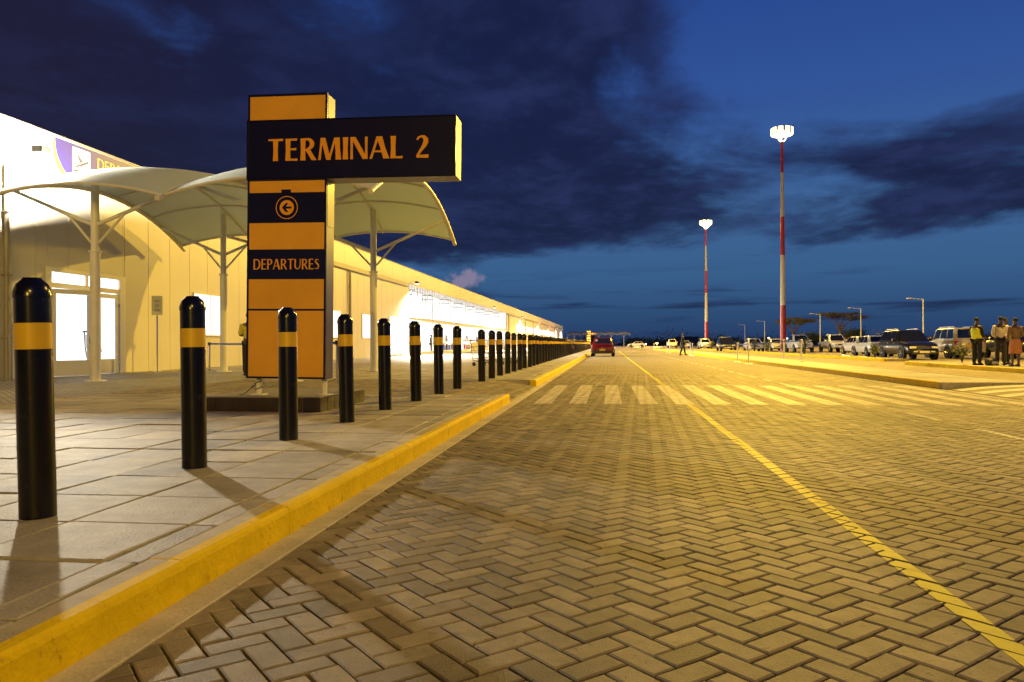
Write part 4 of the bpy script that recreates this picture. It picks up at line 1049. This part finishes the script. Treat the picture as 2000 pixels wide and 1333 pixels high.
# ------------------------------------------------------------------ people
def skin_mesh(name, verts, edges, radii, m, parent=None, sub=1, root=0):
    me = bpy.data.meshes.new(name); me.from_pydata(verts, edges, [])
    o = bpy.data.objects.new(name+'_tmp', me); COL.objects.link(o)
    mod = o.modifiers.new('Skin', 'SKIN'); mod.use_smooth_shade = True
    lay = me.skin_vertices[0].data if me.skin_vertices else None
    if lay is None:
        bpy.context.view_layer.objects.active = o
    for i, r in enumerate(radii):
        lay[i].radius = (r, r) if not isinstance(r, tuple) else r; lay[i].use_root = (i == root)
    s = o.modifiers.new('Sub', 'SUBSURF'); s.levels = sub; s.render_levels = sub
    dg = bpy.context.evaluated_depsgraph_get(); dg.update()
    new = bpy.data.meshes.new_from_object(o.evaluated_get(dg)); new.name = name
    bpy.data.objects.remove(o); bpy.data.meshes.remove(me)
    new.materials.clear(); new.materials.append(m)
    new.polygons.foreach_set('use_smooth', [True]*len(new.polygons))
    return link_mesh(name, new, parent)
def person(loc, rz, h, top, bottom, label, arms='down', sleeves='long', skirt=False, vest=None, step=.0, bag=False):
    root = empty('person', loc, rz, label, 'person'); s = h/1.75
    V = []; E = []; Rr = []
    def a(p, r, par=None):
        V.append((p[0]*s, p[1]*s, p[2]*s)); Rr.append((r[0]*s, r[1]*s) if isinstance(r, tuple) else r*s); i = len(V)-1
        if par is not None: E.append((par, i))
        return i
    # facing -Y
    pel = a((0, 0, .96), (.15, .11)); wai = a((0, 0, 1.10), (.14, .10), pel); che = a((0, 0, 1.28), (.165, .11), wai); shl = a((0, .01, 1.42), (.13, .085), che)
    nek = a((0, 0, 1.51), .052, shl); jaw = a((0, -.015, 1.585), (.068, .078), nek); hd = a((0, -.005, 1.66), (.078, .095), jaw); cr = a((0, .005, 1.735), (.058, .07), hd)
    a((0, -.125, 1.63), .014, hd)
    legs = []; arm_j = []
    for sx in (-1, 1):
        st_ = step*sx
        hip = a((sx*.095, 0, .90), .098, pel); kne = a((sx*.105, st_*.5-.02, .49), .062, hip); ank = a((sx*.11, st_+.01, .10), .043, kne); toe = a((sx*.125, st_-.13, .045), (.04, .03), ank)
        legs.append((hip, kne, ank))
        sh = a((sx*.19, .01, 1.41), .062, shl)
        if arms == 'folded': el = (sx*.25, -.02, 1.13); wr = (sx*.06, -.20, 1.14); hv = (-sx*.10, -.19, 1.16)
        elif arms == 'front': el = (sx*.25, .02, 1.13); wr = (sx*.16, -.22, 1.04); hv = (sx*.13, -.30, 1.02)
        elif arms == 'walk': el = (sx*.245, .05-st_*.2, 1.13); wr = (sx*.25, -.08-st_*.5, .92); hv = (sx*.25, -.12-st_*.5, .84)
        else: el = (sx*.245, .03, 1.13); wr = (sx*.255, -.03, .89); hv = (sx*.255, -.05, .80)
        e_ = a(el, .044, sh); w_ = a(wr, .031, e_); arm_j.append((sh, e_, w_))
        pm_ = a(hv, (.036, .022), w_)
        d = (Vector(hv)-Vector(wr)).normalized(); side = d.cross(Vector((0, 1, 0)) if abs(d.y) < .7 else Vector((0, 0, 1))).normalized(); nrm = d.cross(side)
        for k, ln in enumerate((.065, .075, .07, .055)):
            o_ = side*(.027-.018*k)
            f1 = a(Vector(hv)+d*(.035+ln*.5)+o_, .0095, pm_); a(Vector(hv)+d*(.03+ln)+o_+nrm*.015, .008, f1)
        t1 = a(Vector(hv)+side*.045+d*.005, .011, pm_); a(Vector(hv)+side*.05+d*.045+nrm*.012, .009, t1)
    skin_mesh('body', V, E, Rr, M['skin'], root)
    # hair
    mb = MB(); prof = [(.082, 1.655), (.086, 1.70), (.074, 1.745), (.04, 1.775), (0, 1.782)]
    mb.lathe([(r*s, z*s) for r, z in prof], (0, .012*s, 0), 14); mb.v = [(p[0], p[1]*1.18 if p[1] > 0 else p[1]*1.05, p[2]) for p in mb.v]; mb.build('hair', M['hair'], root, True)
    for sx in (-1, 1):
        mb = MB(); mb.lathe([(0, -.012), (.010, -.006), (.012, 0), (.010, .006), (0, .012)], (sx*.030*s, -.098*s, 1.665*s), 8); mb.build('eye', M['dark'], root, True)
    g = .016*s
    # top garment
    v = [V[i] for i in (pel, wai, che, shl)]; r = [(Rr[i][0]+g, Rr[i][1]+g) for i in (pel, wai, che, shl)]; e = [(0, 1), (1, 2), (2, 3)]
    v[0] = (0, 0, .91*s)
    for sh, el, wr in arm_j:
        k = len(v); v += [V[sh], V[el]]; r += [Rr[sh]+g, Rr[el]+g*1.1]; e += [(3, k), (k, k+1)]
        if sleeves == 'long':
            v.append(tuple(Vector(V[el]).lerp(Vector(V[wr]), .9))); r.append(Rr[wr]+g); e.append((k+1, k+2))
    skin_mesh('shirt', v, e, r, M[top], root)
    if vest:
        v = [(0, 0, .90*s), V[wai], V[che], V[shl]]; r = [(.215*s, .17*s), (.21*s, .165*s), (.25*s, .19*s), (.235*s, .165*s)]
        skin_mesh('vest', v, [(0, 1), (1, 2), (2, 3)], r, M[vest], root)
    if skirt:
        mb = MB(); mb.lathe([(.15*s, 1.0*s), (.175*s, .9*s), (.20*s, .70*s), (.215*s, .46*s), (.20*s, .46*s)], (0, 0, 0), 20); mb.build('skirt', M[bottom], root, True)
    else:
        v = [V[pel]]; r = [(Rr[pel][0]+g*.6, Rr[pel][1]+g*.6)]; e = []
        for hip, kne, ank in legs:
            k = len(v); v += [V[hip], V[kne], (V[ank][0], V[ank][1], .06*s)]; r += [Rr[hip]+g*.7, Rr[kne]+g*1.3, Rr[ank]+g*1.4]; e += [(0, k), (k, k+1), (k+1, k+2)]
        skin_mesh('trousers', v, e, r, M[bottom], root)
    for i, (hip, kne, ank) in enumerate(legs):
        x, y = V[ank][0], V[ank][1]; mb = MB(); mb.box(x-.05*s, x+.05*s, y-.19*s, y+.07*s, 0, .075*s, .03*s); mb.build('shoe', M['dark'], root, True)
    return root
person((13.36, 29.7, .13), R(118), 1.72, 'black_cloth', 'black_cloth', 'man in bright yellow vest and dark trousers on the island kerb', 'front', vest='hivis')
person((14.08, 29.5, .13), R(160), 1.74, 'white_shirt', 'khaki', 'man in white shirt with back to the camera, on the island', 'front', 'long')
person((14.68, 30.4, .13), R(25), 1.72, 'yellow_shirt', 'black_cloth', 'person in yellow top half hidden behind the white shirted man', 'down')
person((13.98, 28.3, .13), R(185), 1.66, 'brown_cloth', 'skirt', 'woman in brown top and printed skirt at the right edge', 'front', 'long', skirt=True)
person((6.05, 63.5, 0), R(80), 1.80, 'khaki', 'black_cloth', 'dark walking man alone on the road by the barrier posts', 'walk', step=.22)
person((-9.98, 20.2, .15), R(200), 1.74, 'yellow_shirt', 'black_cloth', 'guard in yellow shirt and black trousers half hidden by the sign', 'folded', 'short')
for x, y, rz, c, lab in ((XW-1.2, 69.5, 90, 'khaki', 'person in dark clothes inside the glass near the blue desk'), (XW-1.4, 77, 80, 'belt', 'person in blue standing inside the lit hall'), (XW-1.3, 95, 100, 'brown_cloth', 'person in brown inside the far part of the lit hall')):
    person((x, y, .165), R(rz), 1.72, c, 'black_cloth', lab, 'down')
b_ = empty('travel_bag', (13.62, 29.2, .13), R(30), 'dark travel bag on the ground between vest man and shirt man', 'bag')
mb = MB(); mb.box(-.24, .24, -.13, .13, 0, .24, .06); mb.build('bag_body', M['dark'], b_, True)
mb = MB(); mb.path([(-.12, 0, .23), (-.09, 0, .32), (.09, 0, .32), (.12, 0, .23)], .012, 6); mb.build('strap', M['chrome'], b_, True)
mb = MB(); mb.box(-.15, .15, -.15, -.131, .05, .15, .005); mb.build('pocket', M['post_grey'], b_)

# ------------------------------------------------------------------ stanchions, barrier, notice, trolleys
def stanchion(x, y, z, label, group, lean=0.0, m='chrome', h=.95, tri=True):
    root = empty('barrier_post', (x, y, z), random.uniform(0, 2), label, 'barrier post', group); root.rotation_euler.y = lean
    mb = MB(); mb.lathe([(.032, .04), (.032, h-.10)], n=12); mb.build('post', M[m], root, True)
    mb = MB(); mb.lathe([(.042, h-.10), (.045, h-.06), (.045, h-.01), (.03, h), (0, h)], n=12); mb.build('belt_head', M['dark'] if m == 'chrome' else M[m], root, True)
    mb = MB()
    if tri:
        for k in range(3):
            a = 2*math.pi*k/3; mb.path([(0, 0, .09), (.12*math.cos(a), .12*math.sin(a), .05), (.24*math.cos(a), .24*math.sin(a), .015)], .018, 6)
    else: mb.lathe([(0, .04), (.05, .05), (.17, .02), (.17, 0)], n=16)
    mb.build('base', M[m], root, True); return root
SP = [(-12.54, 22.7), (-7.0, 14.75), (-6.1, 16.6)]
for (x, y), lab in zip(SP, ('chrome barrier post left of the guard with blue belt', 'chrome barrier post right behind the terminal sign plinth', 'chrome barrier post hidden behind the right leg of the sign')):
    stanchion(x, y, .15, lab, 'chrome barrier posts at the entrance')
def belt(p, q, label, m='belt', sag=.02, w=.05):
    mb = MB(); n = 8
    P = [[(p[0]+(q[0]-p[0])*i/n, p[1]+(q[1]-p[1])*i/n, p[2]+(q[2]-p[2])*i/n-sag*math.sin(math.pi*i/n)+d) for i in range(n+1)] for d in (-w/2, w/2)]
    mb.grid(P); d = Vector((q[1]-p[1], p[0]-q[0], 0)).normalized()*.004
    mb.grid([[(a[0]+d.x, a[1]+d.y, a[2]) for a in row] for row in P[::-1]])
    return tag(mb.build('barrier_belt', M[m]), label, 'belt', 'barrier belts')
belt((SP[0][0], SP[0][1], 1.05), (SP[2][0], SP[2][1], 1.05), 'blue barrier belt running behind the terminal sign')
belt((SP[2][0], SP[2][1], 1.04), (SP[1][0], SP[1][1], 1.04), 'short blue barrier belt between the two posts behind the sign')
BP = [(6.55, 40.0, .06, 'left of the near pair of white barrier posts by the kerb'), (6.45, 36.3, .02, 'right of the near pair of white barrier posts by the kerb'), (8.15, 36.9, 0, 'upright white barrier post on the island in front of the mast'), (8.6, 35.6, -.11, 'leaning white barrier post on the island'), (6.1, 81, 0, 'far left one of the distant white posts beyond the walking man'), (6.05, 77, 0, 'far right one of the distant white posts beyond the walking man'), (6.4, 61.0, .02, 'left of the middle pair of white posts right of the walking man'), (6.3, 58.6, 0, 'right of the middle pair of white posts right of the walking man'), (6.6, 112, 0, 'farthest white barrier post on the road edge')]
for x, y, ln, lab in BP: stanchion(x, y, .148 if 7.05 < x < 8.7 else 0, lab, 'white barrier posts along the island', -ln, 'frame', 1.0, False)
belt((6.55, 40, .93), (6.45, 36.3, .93), 'pale blue belt between the near white barrier posts', 'belt'); belt((6.45, 36.3, .93), (8.15, 36.9, 1.06), 'blue belt from the kerb posts to the island post', 'belt'); belt((8.15, 36.9, 1.06), (8.6, 35.6, 1.06), 'blue belt between the two island posts', 'belt')
nt_ = empty('notice_stand', (-14.5, 23.0, .15), R(30), 'thin pole with small notice board beside the entrance', 'notice stand')
mb = MB(); mb.tube((0, 0, 0), (0, 0, 2.3), .028, n=10); mb.build('pole', M['chrome'], nt_, True)
mb = MB(); mb.lathe([(.17, 0), (.17, .02), (.03, .05)], n=16); mb.build('base', M['chrome'], nt_, True)
mb = MB(); mb.box(-.16, .16, -.045, -.03, 1.84, 2.46, .004); bd = mb.build('board', M['notice'], nt_)
mb = MB()
for k, (w, z) in enumerate(((.18, 2.30), (.13, 2.27), (.10, 2.16), (.09, 2.12), (.16, 2.02), (.18, 1.99), (.14, 1.96))): mb.box(-w/2, w/2, -.047, -.0455, z, z+.012)
mb.path([(.055*math.cos(t*math.pi/8), -.0465, 2.145+.055*math.sin(t*math.pi/8)) for t in range(17)], .004, 5, False); mb.build('print', M['pict_dark'], bd)
def trolley_proto():
    root = empty('luggage_trolley'); m = M['chrome']
    mb = MB()
    for sx in (-1, 1):
        mb.path([(sx*.27, .42, .98), (sx*.27, .40, .60), (sx*.26, .34, .22), (sx*.22, -.45, .14)], .016, 7)
        mb.path([(sx*.27, .40, .70), (sx*.27, .30, .72), (sx*.27, .24, .52), (sx*.26, .34, .40)], .012, 6)
    for z, y in ((.60, .40), (.75, .41), (.45, .385), (.30, .36)): mb.tube((-.27, y, z), (.27, y, z), .012, n=6)
    mb.tube((-.22, -.45, .14), (.22, -.45, .14), .014, n=6); mb.build('frame', M['pipe'], root, True)
    mb = MB(); mb.tube((-.29, .44, 1.0), (.29, .44, 1.0), .022, n=8); mb.build('handle', M['dark'], root, True)
    mb = MB(); mb.box(-.23, .23, -.44, .33, .165, .18, .004); mb.build('deck', M['post_grey'], root)
    for x, y in ((-.24, .30), (.24, .30), (0, -.40)):
        mb = MB(); mb.lathe([(.02, -.02), (.075, -.018), (.08, 0), (.075, .018), (.02, .02)], (x, y, .08), 12, 'X'); mb.build('wheel', M['rubber'], root, True)
    mb = MB(); mb.box(-.22, .22, .415, .425, .62, .92, .003); mb.build('ad_panel', M['pict'], root)
    return root
tp = trolley_proto()
TR = [(-4.75, 28.9, 'luggage trolley seen left of the tenth bollard'), (-4.6, 30.4, 'luggage trolley seen between the tenth and eleventh bollards'), (-4.5, 31.9, 'luggage trolley parked just beyond the second one behind the bollards'), (-4.4, 33.8, 'farthest luggage trolley behind the bollards')]
for i, (x, y, lab) in enumerate(TR):
    o = tp if i == 0 else copy_tree(tp); o.location = (x, y, .15); o.rotation_euler.z = R(70+random.uniform(-8, 8)); tag(o, lab, 'trolley', 'luggage trolleys')
o = copy_tree(tp); o.location = (XW-.8, 22.6, .16); o.scale = (1.25, 1.25, 1.3); o.rotation_euler.z = R(150); tag(o, 'luggage trolley seen through the glass of the entrance door', 'trolley', 'luggage trolleys')

# ------------------------------------------------------------------ street lamps, far lamps, trees, shrubs, hills
def lamp_proto():
    root = empty('street_lamp')
    mb = MB(); mb.lathe([(.10, 0), (.06, 6.3)], n=10); mb.build('pole', M['post_grey'], root, True)
    mb = MB(); mb.path([(0, 0, 6.25), (-1.3, 0, 6.38)], .035, 7); mb.build('arm', M['post_grey'], root, True)
    mb = MB(); mb.box(-1.95, -1.25, -.13, .13, 6.34, 6.46, .04); mb.build('lamp_head', M['concrete'], root, True)
    return root
lp = lamp_proto()
for i, (x, y) in enumerate(((38.8, 100), (39.6, 126), (39.8, 150), (38.9, 197), (40.5, 234), (44, 320), (46, 350))):
    o = lp if i == 0 else copy_tree(lp); o.location = (x, y, 0)
    tag(o, ['unlit grey street lamp rising over the black sport utility car', 'unlit street lamp beside the flat topped tree', 'unlit street lamp between the two flat topped trees', 'unlit street lamp just left of the near mast', 'unlit street lamp above the white hatchback', 'tiny far street lamp right of the far mast', 'farthest tiny street lamp right of the far mast'][i], 'street lamp', 'unlit street lamps')
for i, (x, y, z, m, lab) in enumerate(((8.0, 205, .95, 'amber', 'left of the two low amber lamps at the road end'), (12.8, 205, .95, 'amber', 'right of the two low amber lamps at the road end'), (17.9, 118, 1.35, 'small_white', 'small white lamp right of the far mast'), (24.5, 121, 1.7, 'small_white', 'left of two small white lamps above the parked cars'), (27.2, 121, 1.6, 'small_white', 'right of two small white lamps above the parked cars'))):
    o = empty('path_lamp', (x, y, 0), 0, lab, 'lamp', 'small far lamps')
    mb = MB(); mb.tube((0, 0, 0), (0, 0, z-.13), .05, n=8); mb.build('stem', M['post_grey'], o, True)
    r = .36 if m == 'amber' else .17
    mb = MB(); mb.lathe([(0, -r*.6), (r*.8, -r*.4), (r, 0), (r*.8, r*.4), (0, r*.6)], (0, 0, z), 14); mb.build('lamp_head', M[m], o, True)
    if m == 'amber': point_light('amber_light', (0, 0, z+.5), (1, .5, .12), 16000, .3, o)
def leaves(mb, pts, size, rnd, flat=.5):
    for p in pts:
        n_ = Vector((rnd.gauss(0, 1), rnd.gauss(0, 1), rnd.gauss(0, 1)*flat+.4)).normalized(); u = n_.orthogonal().normalized(); w = n_.cross(u); a = rnd.uniform(0, 6.28)
        u, w = u*math.cos(a)+w*math.sin(a), w*math.cos(a)-u*math.sin(a); s = size*rnd.uniform(.6, 1.3); P_ = Vector(p)
        mb.face([P_-u*s, P_-w*s*.45, P_+u*s, P_+w*s*.45])
def acacia(loc, h, rad, label, seed):
    rnd = random.Random(seed); root = empty('acacia_tree', loc, 0, label, 'tree', 'flat topped acacias')
    mb = MB(); tops = []
    th = h*.42; lean = rnd.uniform(-.3, .3)
    mb.path([(0, 0, 0), (lean*.3, 0, th*.5), (lean, .1, th)], [.26, .20, .17], 9)
    for k in range(11):
        a = 2*math.pi*k/11+rnd.uniform(-.25, .25); rr = rad*rnd.uniform(.35, .95); zt = h*rnd.uniform(.80, .95)-.10*h*(rr/rad)
        e = Vector((lean+rr*math.cos(a), rr*math.sin(a), zt)); m1 = Vector((lean+rr*.35*math.cos(a), rr*.35*math.sin(a), th+(zt-th)*.55))
        mb.path([(lean, .1, th-.1), m1, e], [.10, .07, .025], 6); tops.append(e)
        for j in range(3):
            e2 = e+Vector((rnd.gauss(0, .7), rnd.gauss(0, .7), rnd.uniform(-.1, .35))); mb.path([m1.lerp(e, .6), e2], [.04, .012], 5); tops.append(e2)
    mb.build('trunk', M['bark'], root, True)
    mb = MB()
    for t in tops:
        for c in range(3):
            cc = t+Vector((rnd.gauss(0, .5), rnd.gauss(0, .5), rnd.gauss(.1, .12)))
            leaves(mb, [cc+Vector((rnd.gauss(0, .55), rnd.gauss(0, .55), rnd.gauss(0, .13))) for _ in range(55)], .10, rnd, .35)
    mb.build('crown', M['leaf_dry'], root)
acacia((43.2, 186, 0), 7.0, 4.6, 'dark flat topped acacia behind the near mast', 5)
acacia((55.5, 192, 0), 8.6, 5.6, 'larger flat topped acacia right of the near mast', 9)
def bush(loc, h, r, label, seed, m='shrub', cat='shrub', group='young shrubs in the planting beds', nl=160, ls=.07):
    rnd = random.Random(seed); root = empty('shrub', loc, 0, label, cat, group)
    mb = MB(); pts = []
    for k in range(7):
        a = rnd.uniform(0, 6.28); e = Vector((r*rnd.uniform(.2, .9)*math.cos(a), r*rnd.uniform(.2, .9)*math.sin(a), h*rnd.uniform(.55, 1))); mb.path([(0, 0, 0), (e.x*.4, e.y*.4, e.z*.6), e], [.03*h, .02*h, .008], 5)
        pts += [e.lerp(Vector((0, 0, h*.4)), rnd.random()*.6)+Vector((rnd.gauss(0, r*.22), rnd.gauss(0, r*.22), rnd.gauss(0, h*.1))) for _ in range(nl//7)]
    mb.build('stem', M['bark'], root)
    mb = MB(); leaves(mb, pts, ls, rnd, .8); mb.build('foliage', M[m], root)
BSH = [(14.5, 33.5, .7, .45, 'low spreading shrub on the island left of the vest man', .13), (14.55, 44.0, .7, .4, 'shrub in the bed at the front wheel of the black sport utility car', .12), (14.5, 59, 1.3, .5, 'upright shrub right of the silver pickup', .12), (14.6, 66, .8, .4, 'low shrub in front of the silver pickup', .12), (14.5, 72, .9, .4, 'low shrub in front of the white pickup', .12), (14.6, 79, 1.2, .45, 'shrub left of the white pickup', .12), (14.5, 88, 1.0, .45, 'shrub in front of the white hatchback', .12), (14.5, 100, 1.3, .5, 'shrub beyond the white hatchback', .12), (14.6, 112, 1.2, .5, 'last shrub in the planting bed near the far mast', .12), (19.4, 57.5, 1.9, .55, 'taller yellow green shrub behind the gold sport utility car', 0)]
for i, (x, y, h, r, lab, z) in enumerate(BSH): bush((x, y, z), h, r, lab, 30+i)
rnd = random.Random(77)
for i, y in enumerate((46.2, 49.6, 53, 62, 65, 68.5, 71.5, 75)):
    ws = empty('wheel_stop', (15.75, y, -.004), 0, ORD[i]+' dark wheel stop of the parking bays, counted from the camera', 'wheel stop', 'wheel stops along the parking bays')
    mb = MB(); mb.box(-.10, .10, -.8, .8, 0, .12, .03); mb.build('block', M['tile'], ws)
    mb = MB()
    for yy in (-.5, .5): mb.box(-.06, .06, yy-.06, yy+.06, .121, .126)
    mb.build('bolt_plate', M['post_grey'], ws)
# far tree belt, reads as one mass
mb = MB()
for k in range(150):
    x = rnd.uniform(-60, 190); y = rnd.uniform(300, 360); hh = rnd.uniform(2.2, 4.8)*(1.5 if rnd.random() < .15 else 1); w = rnd.uniform(2, 6)
    leaves(mb, [Vector((x+rnd.gauss(0, w*.5), y+rnd.gauss(0, 1.2), abs(rnd.gauss(hh*.45, hh*.25)))) for _ in range(110)], .45, rnd, 1.0)
tag(mb.build('far_tree_belt', M['leaf']), 'low dark belt of bushes along the horizon', 'trees', kind='stuff')
for i, (x, y, h, r) in enumerate(((-6.5, 300, 5.2, 3.5), (66, 215, 4.6, 4), (50, 200, 3.4, 3.2), (75, 210, 3.2, 4))):
    bush((x, y, 0), h, r, ['dark bush seen through the far canopies', 'dark bush right of the larger acacia', 'dark bush between the two acacias', 'low dark bush at the brown fence'][i], 60+i, 'leaf', 'bush', 'dark bushes on the horizon', 1400, .28)
fc = empty('timber_fence', (70, 205, 0), 0, 'brown timber fence in the distance right of the acacias', 'fence')
for k in range(40):
    mb = MB(); mb.box(-12+k*.6, -12+k*.6+.55, -.03, .03, 0, 2.3+random.uniform(-.05, .05)); mb.build('fence_board', M['fence'], fc)
mb = MB(); mb.box(-12.1, 12.1, .031, .09, .6, .72); mb.box(-12.1, 12.1, .031, .09, 1.7, 1.82); mb.build('rail', M['fence'], fc)
# hills
mb = MB(); P = []
for j in range(7):
    row = []
    for i in range(80):
        x = -2600+i*90; t = j/6
        hgt = 46*math.exp(-((x-500)/150)**2)+14*math.exp(-((x-900)/500)**2)+10*math.exp(-((x+900)/600)**2)+6*noise.noise(Vector((x*.003, 1.3, 0)))
        row.append((x, 4300+t*900, -4+max(0, hgt)*math.sin(math.pi*min(1, t*.5+.02))))
    P.append(row)
mb.grid(P); tag(mb.build('hills', M['hill'], smooth='all'), kind='structure')
